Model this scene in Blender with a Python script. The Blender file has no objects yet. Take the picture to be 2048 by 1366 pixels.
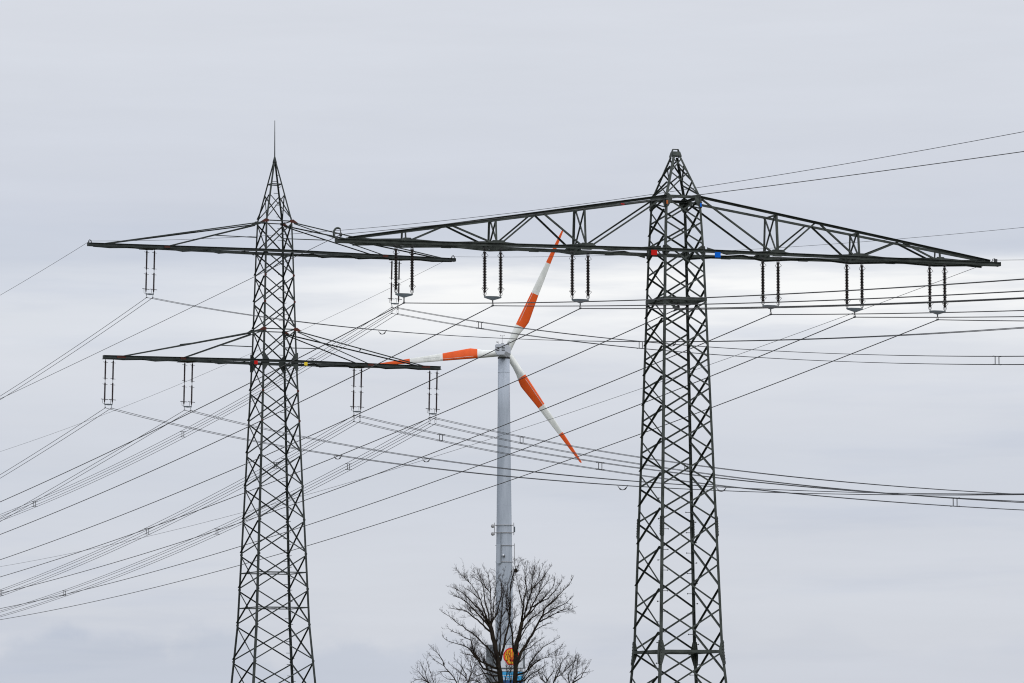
import bpy, math, random
import numpy as np
from mathutils import Vector as V, Matrix

random.seed(7)
C = bpy.context.scene.collection
sc = bpy.context.scene
R = math.radians

# ------------------------------------------------------------------ camera
CAM_H, FOC, HORIZON = 1.6, 9000.0, 1502.0          # eye height, focal length and horizon row for a 2048 px wide picture
PITCH = math.atan((HORIZON - 683) / FOC)
ROLL = R(0.107)
cam = bpy.data.objects.new('camera', bpy.data.cameras.new('camera'))
C.objects.link(cam)
cam.data.sensor_width = 36
cam.data.lens = FOC * 36 / 2048
cam.data.clip_start, cam.data.clip_end = 0.5, 20000
CAM_M = Matrix.Translation((0, 0, CAM_H)) @ Matrix.Rotation(math.pi / 2 + PITCH, 4, 'X') @ Matrix.Rotation(-ROLL, 4, 'Z')
cam.matrix_world = CAM_M
sc.camera = cam
sc.cycles.filter_width = 1.1                       # a crisp long lens

# ------------------------------------------------------------------ sky, sun, exposure
world = bpy.data.worlds.new('World')
sc.world = world
world.use_nodes = True
SUN_EL, SUN_AZ = R(42), R(150)                       # azimuth clockwise from +Y: behind the camera, to its right


def build_world():
    nt = world.node_tree
    N, L = nt.nodes, nt.links
    N.clear()

    def nd(t, **k):
        n = N.new(t)
        for a, b in k.items():
            setattr(n, a, b)
        return n

    def math_(op, a, b=None, clamp=False):
        m = nd('ShaderNodeMath', operation=op, use_clamp=clamp)
        for i, x in enumerate((a, b)):
            if x is None:
                continue
            if isinstance(x, (int, float)):
                m.inputs[i].default_value = x
            else:
                L.new(x, m.inputs[i])
        return m.outputs[0]
    out = nd('ShaderNodeOutputWorld')
    tc = nd('ShaderNodeTexCoord')
    sep = nd('ShaderNodeSeparateXYZ')
    L.new(tc.outputs['Generated'], sep.inputs[0])
    mp = nd('ShaderNodeMapping')
    mp.inputs['Scale'].default_value = (7, 7, 60)
    L.new(tc.outputs['Generated'], mp.inputs[0])

    def noise(scale, detail, rough, off):
        m2 = nd('ShaderNodeVectorMath', operation='ADD')
        L.new(mp.outputs[0], m2.inputs[0])
        m2.inputs[1].default_value = off
        n = nd('ShaderNodeTexNoise')
        n.inputs['Scale'].default_value = scale
        n.inputs['Detail'].default_value = detail
        n.inputs['Roughness'].default_value = rough
        L.new(m2.outputs[0], n.inputs['Vector'])
        return n.outputs['Fac']
    n1 = noise(1.3, 4, 0.5, (3.1, 0.4, 1.7))
    n2 = noise(2.6, 6, 0.55, (9.2, 5.5, 4.1))
    n3 = noise(4.5, 5, 0.55, (1.2, 7.7, 2.9))
    warp = math_('ADD', math_('MULTIPLY', math_('SUBTRACT', n1, 0.5), 0.012), math_('MULTIPLY', math_('SUBTRACT', n3, 0.5), 0.008))
    zz = math_('ADD', sep.outputs['Z'], warp)
    t = math_('MULTIPLY', zz, 5.0, True)                     # 0 at the horizon, 1 at 11.5 degrees

    def lin(c):
        return tuple(((x / 255 + 0.055) / 1.055) ** 2.4 if x > 10 else x / 255 / 12.92 for x in c) + (1,)

    def ramp_(stops, fac):
        r = nd('ShaderNodeValToRGB')
        L.new(fac, r.inputs[0])
        r.color_ramp.interpolation = 'B_SPLINE'
        el = r.color_ramp.elements
        while len(el) < len(stops):
            el.new(0.5)
        for e, (p, c) in zip(el, stops):
            e.position, e.color = p, lin(c)
        return r.outputs[0]
    sheet = [(0.0, (208, 212, 223)), (0.08, (210, 214, 224)), (0.16, (214, 218, 227)), (0.24, (213, 217, 227)), (0.30, (208, 213, 224)),
             (0.36, (214, 218, 228)), (0.42, (220, 223, 231)), (0.46, (217, 221, 230)), (0.50, (211, 216, 227)), (0.56, (204, 210, 223)),
             (0.62, (211, 215, 226)), (0.72, (216, 220, 229)), (0.85, (220, 223, 231)), (1.0, (223, 226, 233))]
    base = ramp_(sheet, t)
    # a long thin break in the cloud where the brighter upper layer shows, strongest ahead and to one side
    band = ramp_([(0.0, (0, 0, 0)), (0.385, (0, 0, 0)), (0.440, (80, 80, 80)), (0.475, (220, 220, 220)), (0.515, (255, 255, 255)), (0.536, (120, 120, 120)), (0.556, (0, 0, 0)), (1.0, (0, 0, 0))], t)
    bsep = nd('ShaderNodeRGBToBW')
    L.new(band, bsep.inputs[0])
    mr = nd('ShaderNodeMapRange', interpolation_type='SMOOTHSTEP')
    L.new(sep.outputs['X'], mr.inputs[0])
    for k_, v_ in zip((1, 2, 3, 4), (-0.085, -0.005, 0.24, 1.0)):
        mr.inputs[k_].default_value = v_

    def noise2(scale_xyz, off, detail=5):
        m3 = nd('ShaderNodeMapping')
        m3.inputs['Scale'].default_value = scale_xyz
        m3.inputs['Location'].default_value = off
        L.new(tc.outputs['Generated'], m3.inputs[0])
        n = nd('ShaderNodeTexNoise')
        n.inputs['Scale'].default_value = 1.0
        n.inputs['Detail'].default_value = detail
        n.inputs['Roughness'].default_value = 0.55
        L.new(m3.outputs[0], n.inputs['Vector'])
        return n.outputs['Fac']

    def smooth(x, lo, hi, a_=0.0, b_=1.0):
        q = nd('ShaderNodeMapRange', interpolation_type='SMOOTHSTEP')
        L.new(x, q.inputs[0])
        for k_, v_ in zip((1, 2, 3, 4), (lo, hi, a_, b_)):
            q.inputs[k_].default_value = v_
        return q.outputs[0]
    streak = noise2((22, 22, 190), (4.0, 1.0, 2.5))
    broken = math_('MULTIPLY', mr.outputs[0], smooth(streak, 0.32, 0.60, 0.62, 1.2))
    bm_ = math_('MULTIPLY', bsep.outputs[0], broken, True)
    ramp = nd('ShaderNodeMixRGB')
    L.new(bm_, ramp.inputs[0])
    L.new(base, ramp.inputs[1])
    ramp.inputs[2].default_value = lin((254, 254, 254))
    # far cumulus tops standing on the horizon, blue-grey with billowed edges
    puff = noise2((34, 34, 46), (2.0, 6.0, 1.0), 7)
    edge = math_('ADD', sep.outputs['Z'], math_('MULTIPLY', math_('SUBTRACT', puff, 0.5), 0.030))
    low = math_('MULTIPLY', smooth(edge, 0.0262, 0.0205), smooth(sep.outputs['X'], 0.03, -0.045, 0.18, 0.85))
    cum = nd('ShaderNodeMixRGB')
    L.new(low, cum.inputs[0])
    L.new(ramp.outputs[0], cum.inputs[1])
    cum.inputs[2].default_value = lin((197, 204, 218))
    # thin darker streaks through the sheet
    st2 = noise2((9, 9, 85), (7.3, 2.2, 5.1))
    dk = nd('ShaderNodeMixRGB', blend_type='MULTIPLY')
    L.new(math_('MULTIPLY', smooth(st2, 0.50, 0.74, 0.0, 0.8), smooth(sep.outputs['Z'], 0.128, 0.100, 0.12, 1.0)), dk.inputs[0])
    L.new(cum.outputs[0], dk.inputs[1])
    dk.inputs[2].default_value = (0.89, 0.91, 0.95, 1)
    ramp = dk
    # soft mottling of the cloud sheet
    mot = math_('ADD', math_('MULTIPLY', n2, 0.09), 0.950)
    # overcast sky brightens towards the zenith (CIE overcast: 1 + 2 sin(elevation)), starting from the level seen in the picture
    up = math_('MAXIMUM', math_('SUBTRACT', sep.outputs['Z'], 0.17), 0.0)
    zen = math_('ADD', math_('MULTIPLY', up, 1.75), 1.0)
    gain = math_('MULTIPLY', mot, zen)
    bgc = nd('ShaderNodeBackground')
    L.new(ramp.outputs[0], bgc.inputs['Color'])
    L.new(gain, bgc.inputs['Strength'])
    sky = nd('ShaderNodeTexSky', sky_type='NISHITA', sun_disc=False)
    sky.sun_elevation, sky.sun_rotation = SUN_EL, SUN_AZ
    bgs = nd('ShaderNodeBackground')
    L.new(sky.outputs[0], bgs.inputs['Color'])
    bgs.inputs['Strength'].default_value = 0.08
    mix = nd('ShaderNodeMixShader')
    mix.inputs[0].default_value = 0.94
    L.new(bgs.outputs[0], mix.inputs[1])
    L.new(bgc.outputs[0], mix.inputs[2])
    L.new(mix.outputs[0], out.inputs['Surface'])


build_world()
sun = bpy.data.objects.new('sun', bpy.data.lights.new('sun', 'SUN'))
C.objects.link(sun)
sun.data.energy = 0.9
sun.data.angle = R(25)
sun.data.color = (1.0, 0.97, 0.93)
sun.rotation_euler = (math.pi / 2 - SUN_EL, 0, math.pi - SUN_AZ)
vs = sc.view_settings
vs.view_transform, vs.look, vs.exposure, vs.gamma = 'Standard', 'None', 0.0, 1.0
vs.use_curve_mapping = False


# ------------------------------------------------------------------ helpers
def ray(x, y):
    return CAM_M.to_3x3() @ V(((x - 1024) / FOC, -(y - 683) / FOC, -1.0))


def at(x, y, Y):
    """the place at ground distance Y (metres) seen at x, y of the 2048 px photograph"""
    d = ray(x, y)
    return V((0, 0, CAM_H)) + d * (Y / d.y)


class MB:
    def __init__(s):
        s.v, s.f, s.m, s.cur = [], [], [], 0

    def add(s, vs_, fs):
        b = len(s.v)
        s.v += [tuple(p) for p in vs_]
        s.f += [tuple(i + b for i in f) for f in fs]
        s.m += [s.cur] * len(fs)

    def prism(s, sec0, sec1):
        n = len(sec0)
        s.add(list(sec0) + list(sec1), [(i, (i + 1) % n, n + (i + 1) % n, n + i) for i in range(n)] +
              [tuple(range(n - 1, -1, -1)), tuple(range(n, 2 * n))])

    def sweep(s, secs):
        n = len(secs[0])
        vs_, fs = [], []
        for q in secs:
            vs_ += list(q)
        for k in range(len(secs) - 1):
            for i in range(n):
                fs.append((k * n + i, k * n + (i + 1) % n, (k + 1) * n + (i + 1) % n, (k + 1) * n + i))
        fs.append(tuple(range(n - 1, -1, -1)))
        fs.append(tuple(range((len(secs) - 1) * n, len(secs) * n)))
        s.add(vs_, fs)

    def angle(s, p0, p1, w, t, e, n):
        """steel angle: corner runs p0-p1, one flange along e, the other along n"""
        p0, p1, e, n = V(p0), V(p1), V(e).normalized(), V(n).normalized()
        q = [(0, 0), (w, 0), (w, t), (t, t), (t, w), (0, w)]
        s.prism([p0 + e * a + n * b for a, b in q], [p1 + e * a + n * b for a, b in q])

    def bar(s, p0, p1, w, h, up=(0, 0, 1)):
        p0, p1 = V(p0), V(p1)
        d = (p1 - p0).normalized()
        a = d.cross(V(up))
        if a.length < 1e-4:
            a = d.cross(V((1, 0, 0)))
        a.normalize()
        b = a.cross(d)
        q = [(-w / 2, -h / 2), (w / 2, -h / 2), (w / 2, h / 2), (-w / 2, h / 2)]
        s.prism([p0 + a * x + b * y for x, y in q], [p1 + a * x + b * y for x, y in q])

    def box(s, c, sx, sy, sz):
        c = V(c)
        s.bar(c - V((0, 0, sz / 2)), c + V((0, 0, sz / 2)), sx, sy, (0, 1, 0))

    def tube(s, pts, rad, n=6, closed=False):
        pts = [V(p) for p in pts]
        if not hasattr(rad, '__len__'):
            rad = [rad] * len(pts)
        secs = []
        a = None
        for i, p in enumerate(pts):
            d = (pts[min(i + 1, len(pts) - 1)] - pts[max(i - 1, 0)]).normalized()
            if a is None:
                a = d.cross(V((0.13, 0.21, 0.97)))
                if a.length < 0.05:
                    a = d.cross(V((1, 0, 0)))
            a = (a - d * a.dot(d)).normalized()
            b = d.cross(a)
            secs.append([p + (a * math.cos(2 * math.pi * k / n) + b * math.sin(2 * math.pi * k / n)) * rad[i] for k in range(n)])
        s.sweep(secs)

    def lathe(s, prof, n=12, c=(0, 0, 0)):
        c = V(c)
        s.sweep([[c + V((r * math.cos(2 * math.pi * k / n), r * math.sin(2 * math.pi * k / n), z)) for k in range(n)] for z, r in prof])

    def plate(s, poly, t, n):
        n = V(n).normalized() * (t / 2)
        s.prism([V(p) - n for p in poly], [V(p) + n for p in poly])

    def build(s, name, mat, parent=None, smooth=False, loc=None):
        me = bpy.data.meshes.new(name)
        me.from_pydata(s.v, [], s.f)
        mats = mat if isinstance(mat, (list, tuple)) else [mat]
        for m in mats:
            me.materials.append(m)
        if len(mats) > 1:
            me.polygons.foreach_set('material_index', s.m)
        if smooth:
            me.polygons.foreach_set('use_smooth', [len(f) <= 4 for f in s.f])
        me.update()
        o = bpy.data.objects.new(name, me)
        C.objects.link(o)
        if parent:
            o.parent = parent
        if loc is not None:
            o.location = loc
        return o


def tag(o, label=None, cat=None, group=None, kind=None):
    for k, x in (('label', label), ('category', cat), ('group', group), ('kind', kind)):
        if x:
            o[k] = x
    return o


def empty(name, loc, rz=0, ry=0):
    o = bpy.data.objects.new(name, None)
    C.objects.link(o)
    o.location = loc
    o.rotation_euler = (0, ry, rz)
    o.empty_display_size = 0.3
    return o


def copy_tree(o, parent=None):
    c = o.copy()
    C.objects.link(c)
    if parent:
        c.parent = parent
    for ch in list(o.children):
        copy_tree(ch, c)
    return c


# ------------------------------------------------------------------ materials
def mat(name, col, rough=0.6, metal=0.0, var=0.0, scale=3.0, col2=None, bump=0.0, stretch=(1, 1, 1), spec=0.5):
    m = bpy.data.materials.new(name)
    m.use_nodes = True
    nt = m.node_tree
    b = nt.nodes['Principled BSDF']
    b.inputs['Roughness'].default_value = rough
    b.inputs['Metallic'].default_value = metal
    b.inputs['Specular IOR Level'].default_value = spec
    if col2 is None:
        col2 = tuple(min(1, c * (1 - var)) for c in col)
        col = tuple(min(1, c * (1 + var)) for c in col)
    tc = nt.nodes.new('ShaderNodeTexCoord')
    mp = nt.nodes.new('ShaderNodeMapping')
    mp.inputs['Scale'].default_value = stretch
    nt.links.new(tc.outputs['Object'], mp.inputs[0])
    oi = nt.nodes.new('ShaderNodeObjectInfo')
    ad = nt.nodes.new('ShaderNodeVectorMath')
    ad.operation = 'MULTIPLY_ADD'
    nt.links.new(oi.outputs['Random'], ad.inputs[0])
    ad.inputs[1].default_value = (37, 19, 53)
    nt.links.new(mp.outputs[0], ad.inputs[2])
    n = nt.nodes.new('ShaderNodeTexNoise')
    n.inputs['Scale'].default_value = scale
    n.inputs['Detail'].default_value = 5
    n.inputs['Roughness'].default_value = 0.65
    nt.links.new(ad.outputs[0], n.inputs['Vector'])
    r = nt.nodes.new('ShaderNodeValToRGB')
    r.color_ramp.elements[0].position, r.color_ramp.elements[1].position = 0.32, 0.68
    r.color_ramp.elements[0].color, r.color_ramp.elements[1].color = (*col2, 1), (*col, 1)
    nt.links.new(n.outputs['Fac'], r.inputs[0])
    nt.links.new(r.outputs[0], b.inputs['Base Color'])
    if bump:
        bp = nt.nodes.new('ShaderNodeBump')
        bp.inputs['Strength'].default_value = bump
        nt.links.new(n.outputs['Fac'], bp.inputs['Height'])
        nt.links.new(bp.outputs[0], b.inputs['Normal'])
    return m


M = dict(
    steel=mat('green_grey_painted_steel', (0.070, 0.081, 0.073), 0.75, 0, 0, 3.2, (0.022, 0.027, 0.025), 0.1, spec=0.25),
    steel2=mat('dark_grey_painted_steel', (0.052, 0.061, 0.058), 0.75, 0, 0, 1.8, (0.020, 0.025, 0.025), 0.1, spec=0.25),
    rust=mat('red_primer_steel', (0.105, 0.026, 0.018), 0.8, 0, 0, 5, (0.06, 0.026, 0.020), spec=0.2),
    galv=mat('weathered_galvanised_steel', (0.095, 0.118, 0.135), 0.6, 0.2, 0, 8, (0.06, 0.074, 0.085)),
    fitting=mat('dark_fitting_iron', (0.06, 0.062, 0.065), 0.6, 0.3, 0.25, 8),
    porcelain=mat('brown_glazed_porcelain', (0.016, 0.011, 0.010), 0.55, 0, 0.2, 5, spec=0.25),
    rodpoly=mat('dark_rod_insulator_glaze', (0.030, 0.020, 0.022), 0.5, 0, 0.2, 5, spec=0.25),
    wire=mat('oxidised_aluminium_wire', (0.062, 0.062, 0.064), 0.7, 0.2, 0.15, 3),
    wire2=mat('dark_weathered_wire', (0.04, 0.043, 0.048), 0.7, 0.2, 0.15, 3),
    red=mat('red_plate_paint', (0.50, 0.008, 0.006), 0.65, 0, 0.1, 6, spec=0.15),
    blue=mat('blue_plate_paint', (0.0, 0.115, 0.58), 0.65, 0, 0.1, 6, spec=0.1),
    yellow=mat('yellow_plate_paint', (0.75, 0.55, 0.01), 0.55, 0, 0.08, 6),
    orange_band=mat('orange_band_paint', (0.45, 0.10, 0.01), 0.6, 0, 0.1, 6),
    tower=mat('pale_grey_tower_paint', (0.41, 0.455, 0.52), 0.55, 0, 0, 1.3, (0.30, 0.34, 0.395), stretch=(1, 1, 0.12)),
    nacelle=mat('pale_grey_nacelle_paint', (0.46, 0.49, 0.54), 0.5, 0, 0.08, 1.5),
    blade=mat('white_blade_gelcoat', (0.76, 0.77, 0.74), 0.4, 0, 0, 1.1, (0.60, 0.62, 0.59), stretch=(1, 1, 0.4)),
    orange=mat('orange_blade_paint', (0.74, 0.098, 0.008), 0.5, 0, 0, 1.1, (0.66, 0.080, 0.007), stretch=(1, 1, 0.4), spec=0.3),
    dark=mat('black_vent_rubber', (0.02, 0.021, 0.024), 0.7, 0, 0.1, 4),
    bark=mat('dark_winter_bark', (0.034, 0.026, 0.018), 0.95, 0, 0, 6, (0.015, 0.012, 0.010), 0.4, spec=0.1),
    twig=mat('thin_twig_bark', (0.036, 0.026, 0.022), 0.95, 0, 0, 4, (0.022, 0.017, 0.015), spec=0.1),
    nest=mat('dead_twig_clump', (0.03, 0.026, 0.018), 0.95, 0, 0.3, 8, spec=0.1),
    sign_white=mat('white_sign_panel', (0.58, 0.61, 0.66), 0.4, 0, 0.04, 2),
    sign_grey=mat('grey_sign_frame_and_shaded_side', (0.16, 0.18, 0.20), 0.5, 0, 0.1, 2),  # also carries the painted-in shade of the sign's side face
    sign_red=mat('red_sign_film', (0.66, 0.012, 0.012), 0.4, 0, 0.04, 2),
    sign_yellow=mat('yellow_sign_film', (0.76, 0.40, 0.01), 0.4, 0, 0.04, 2),
    sign_cyan=mat('cyan_sign_film', (0.03, 0.30, 0.58), 0.4, 0, 0.06, 2),
    sign_navy=mat('navy_sign_film', (0.01, 0.06, 0.19), 0.4, 0, 0.06, 2),
    dish=mat('grey_antenna_plastic', (0.30, 0.30, 0.31), 0.6, 0, 0.08, 3),
    ground=mat('winter_grass', (0.052, 0.058, 0.034), 0.95, 0, 0, 0.35, (0.068, 0.062, 0.042), 0.5, spec=0.1),
)

# ------------------------------------------------------------------ ground
g = MB()
g.add([(-6000, -3000, 0), (6000, -3000, 0), (6000, 9000, 0), (-6000, 9000, 0)], [(0, 1, 2, 3)])
tag(g.build('ground', M['ground']), kind='structure')


# ------------------------------------------------------------------ lattice pylons
def prof(tab, z):
    for (z0, a0, b0), (z1, a1, b1) in zip(tab, tab[1:]):
        if z <= z1 or (z1, a1, b1) == tab[-1]:
            t = (z - z0) / (z1 - z0)
            return a0 + (a1 - a0) * t, b0 + (b1 - b0) * t


def zrow(pyl, y):
    """height on the pylon's axis seen at picture row y"""
    return at(1024 + pyl['x'] / pyl['D'] * FOC, y, pyl['D']).z


def leg_part(root, tab, i, j, w0, w1, t, mt):
    secs = []
    zt = tab[-1][0]
    for z, a, b in tab:
        w = w0 + (w1 - w0) * z / zt
        p = V((i * a, j * b, z))
        q = [(0, 0), (w, 0), (w, t), (t, t), (t, w), (0, w)]
        secs.append([p + V((-i * x, -j * y, 0)) for x, y in q])
    m = MB()
    m.sweep(secs)
    return m.build('leg', mt, root)


def brace(root, p0, p1, w, t, n, outer, mt, flip=False, name='brace', stand=None):
    p0, p1, n = V(p0), V(p1), V(n).normalized()
    d = (p1 - p0).normalized()
    e = n.cross(d)
    if (e.z > 0) == flip:
        e = -e
    s = 1 if outer else -1
    off = n * (0.004 if outer else -0.016)
    m = MB()
    c = -e * (w / 2)
    if outer and stand is None:
        p0, p1 = p0 + d * 0.03, p1 - d * 0.03
    m.angle(p0 + off + c, p1 + off + c, w, t, e, n * (s if stand is None else stand))
    return m.build(name, mt, root)


def face_corners(tab, face, z, inset=0.045):
    a, b = prof(tab, z)
    ax, s = face
    if ax == 'v':
        return V((-a + inset, s * b, z)), V((a - inset, s * b, z)), V((0, s, 0))
    return V((s * a, -b + inset, z)), V((s * a, b - inset, z)), V((s, 0, 0))


def xpanels(root, tab, face, zs, w, t, mt):
    for z0, z1 in zip(zs, zs[1:]):
        l0, r0, n = face_corners(tab, face, z0)
        l1, r1, _ = face_corners(tab, face, z1)
        g_ = (z0 - z1) * 0.045
        dz = V((0, 0, g_))
        wide = face[0] == 'v'
        back = face == ('u', 1)
        brace(root, l0 - dz, r1 + dz, w, t, n, not back, mt, flip=True, stand=-1 if wide else None)
        brace(root, r0 - dz, l1 + dz, w, t, n, back, mt, flip=False, stand=-1)


def ring(root, tab, z, h, d, mt, name='horizontal_beam'):
    """four channel beams round the body at height z"""
    for face in (('v', -1), ('v', 1), ('u', -1), ('u', 1)):
        l, r, n = face_corners(tab, face, z, 0.0)
        m = MB()
        if face[0] == 'u':
            l, r = l + V((0, 0.02, 0)), r - V((0, 0.02, 0))
        o = n * 0.012
        m.bar(l + o, r + o, 0.012, h, (0, 0, 1))
        for s in (-1, 1):
            m.bar(l + o - n * (d / 2) + V((0, 0, s * (h / 2 - 0.006))), r + o - n * (d / 2) + V((0, 0, s * (h / 2 - 0.006))), d - 0.014, 0.012)
        m.build(name, mt, root)


def channel_path(m, pts, side, h, d, t=0.012):
    """channel beam along pts with its flanges pointing outwards (side = -1 near face, +1 far face)"""
    o = 0.02
    q = [(-o, -h / 2), (-o, h / 2), (d - o, h / 2), (d - o, h / 2 - t), (t - o, h / 2 - t), (t - o, -h / 2 + t), (d * 0.8 - o, -h / 2 + t), (d * 0.8 - o, -h / 2)]
    m.sweep([[V(p) + V((0, side * x, y)) for x, y in q] for p in pts])


# ---------------- the nearer pylon: one level of crossarm
P1 = dict(x=5.0006, D=FOC / 66, yaw=0.3269)
p1 = empty('lattice_pylon', (P1['x'], P1['D'], 0), P1['yaw'])
tag(p1, 'nearer green-grey lattice pylon with one long truss crossarm and stubby pointed top', 'pylon', 'lattice pylons')
zr1 = lambda y: zrow(P1, y)
ZA = 16.714
HU, HV = 0.643, 0.742
TAB1 = [(0.0, 1.42, 1.62), (zr1(1303), 1.018, 1.172), (ZA, HU, HV), (zr1(397), 0.566, 0.653), (zr1(314), 0.128, 0.146)]
for i in (-1, 1):
    for j in (-1, 1):
        leg_part(p1, TAB1, i, j, 0.085, 0.066, 0.012, M['steel'])
WIDE = [401, 447, 493, 551, 606, 660, 719, 777, 842, 906, 974, 1044, 1128, 1216, 1302, 1392, 1490, 1602]
NARR = [421, 475, 527, 582, 639, 694, 754, 813, 878, 946, 1016, 1092, 1176, 1262, 1350, 1442, 1545, 1604]
for s in (-1, 1):
    xpanels(p1, TAB1, ('v', s), [zr1(y) for y in WIDE], 0.050, 0.008, M['steel'])
    xpanels(p1, TAB1, ('u', s), [zr1(y) for y in NARR], 0.050, 0.008, M['steel'])
    xpanels(p1, TAB1, ('v', s), [zr1(y) for y in (319, 346, 392)], 0.040, 0.007, M['steel'])
    xpanels(p1, TAB1, ('u', s), [zr1(y) for y in (332, 366, 394)], 0.040, 0.007, M['steel'])
    xpanels(p1, TAB1, ('u', s), [zr1(y) for y in (403, 421)], 0.040, 0.007, M['steel'])
ring(p1, TAB1, zr1(602), 0.10, 0.07, M['steel'])
ring(p1, TAB1, zr1(1304), 0.085, 0.07, M['steel'])
ring(p1, TAB1, zr1(398), 0.085, 0.07, M['steel'])
for dv in (-0.22, 0.22):                              # cross beams that carry the middle conductor
    m = MB()
    a, b = prof(TAB1, zr1(602))
    m.bar((-a + 0.03, dv, zr1(602) - 0.03), (a - 0.03, dv, zr1(602) - 0.03), 0.05, 0.07)
    m.build('cross_beam', M['steel'], p1)
# plan bracing of the diaphragms
for y in (602, 1304):
    a, b = prof(TAB1, zr1(y))
    for s in (-1, 1):
        m = MB()
        m.bar((-a + 0.05, s * (b - 0.05), zr1(y) + 0.02 * s), (a - 0.05, -s * (b - 0.05), zr1(y) + 0.02 * s), 0.05, 0.012)
        m.build('plan_brace', M['steel'], p1)
# peak cap: four bent plates round the top, with a hole between
zt0, zt1, zt2 = zr1(312.5), zr1(304), zr1(298.8)
for s in (-1, 1):
    m = MB()
    m.plate([(-0.145, s * 0.158, zt0), (0.145, s * 0.158, zt0), (0.112, s * 0.118, zt1), (-0.112, s * 0.118, zt1)], 0.012, (0, s, 0.25))
    m.build('cap_plate', M['steel'], p1)
    m = MB()
    m.plate([(s * 0.152, -0.14, zt0 - 0.03), (s * 0.152, 0.14, zt0 - 0.03), (s * 0.085, 0.05, zt2), (s * 0.085, -0.05, zt2)], 0.012, (s, 0, 0.35))
    m.build('cap_plate', M['steel'], p1)
m = MB()
m.bar((-0.09, 0.0, zt2), (0.09, 0.0, zt2), 0.10, 0.016)
m.build('cap_strap', M['steel'], p1)


def gusset(root, tab, z, i, j, w, h, mt, down=1.0, up=1.0, parent_name='gusset_plate'):
    """pair of tapered plates on the two outer faces of a leg"""
    for ax in (0, 1):
        pts = []
        for dz, ww in ((-h * down, 0.08), (-h * 0.25 * down, w), (h * 0.25 * up, w), (h * up, 0.08)):
            a, b = prof(tab, z + dz)
            if ax == 0:
                pts.append((V((i * a, j * b, z + dz)), V((i * (a - ww), j * b, z + dz))))
            else:
                pts.append((V((i * a, j * b, z + dz)), V((i * a, j * (b - ww), z + dz))))
        poly = [p[0] for p in pts] + [p[1] for p in reversed(pts)]
        n = V((0, j, 0)) if ax == 0 else V((i, 0, 0))
        poly = [p + n * 0.020 for p in poly]
        m = MB()
        m.plate(poly, 0.010, n)
        o = m.build(parent_name, mt, root)
        # bolt heads
        bm_ = MB()
        for k in range(7):
            q = z - h * 0.8 * down + k * (h * 0.8 * (up + down)) / 6
            a, b = prof(tab, q)
            c = V((i * (a - (0.035 if ax == 0 else 0)), j * (b - (0.035 if ax == 1 else 0)), q)) + n * 0.025
            bm_.bar(c, c + n * 0.02, 0.025, 0.025)
        bo = bm_.build('bolt', M['fitting'], o)
        tag(bo, kind='stuff')


for i in (-1, 1):
    for j in (-1, 1):
        gusset(p1, TAB1, zr1(1306), i, j, 0.15, 0.36, M['steel'])
        gusset(p1, TAB1, ZA, i, j, 0.17, 0.15, M['steel'])
        gusset(p1, TAB1, zr1(401), i, j, 0.20, 0.20, M['steel'], down=1.4, up=0.7)
        gusset(p1, TAB1, zr1(1055), i, j, 0.082, 0.30, M['steel'], parent_name='splice_plate')
# step bolts on two opposite legs
yb = 1000
k = 0
while yb < 1600:
    z = zr1(yb)
    a, b = prof(TAB1, z)
    for (i, j) in ((-1, -1), (1, 1)):
        p = V((i * a, j * b, z))
        dirs = (V((0, -j, 0)), V((-i, 0, 0)))
        d = dirs[k % 2]
        q = p + (V((i * 0.02, 0, 0)) if k % 2 == 0 else V((0, j * 0.02, 0))) + d * 0.02
        m = MB()
        nrm = V((i, 0, 0)) if k % 2 == 0 else V((0, j, 0))
        # bolts stick out to the open side of the leg flange
        e0 = q + d * 0.05
        e1 = e0 + d * 0.13
        m.tube([e0, e1], 0.010, 5)
        m.tube([e1, e1 + d * 0.018], 0.022, 6)
        m.build('step_bolt', M['fitting'], p1)
    k += 1
    yb += 20.5

# crossarm truss
LT, WT = 10.78, 0.10
HB = 0.105


def half_w(u):
    u = abs(u)
    return HV if u <= HU else HV + (WT - HV) * (u - HU) / (LT - HU)


ZT = zr1(397)


def top_z(u):                                         # top chord falls from the body to just above the tip
    u = abs(u)
    return ZT + (ZA + 0.10 - ZT) * (u - 0.548) / (10.45 - 0.548)


def top_w(u):
    u = abs(u)
    return 0.632 + (WT - 0.632) * (u - 0.548) / (10.45 - 0.548)


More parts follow.
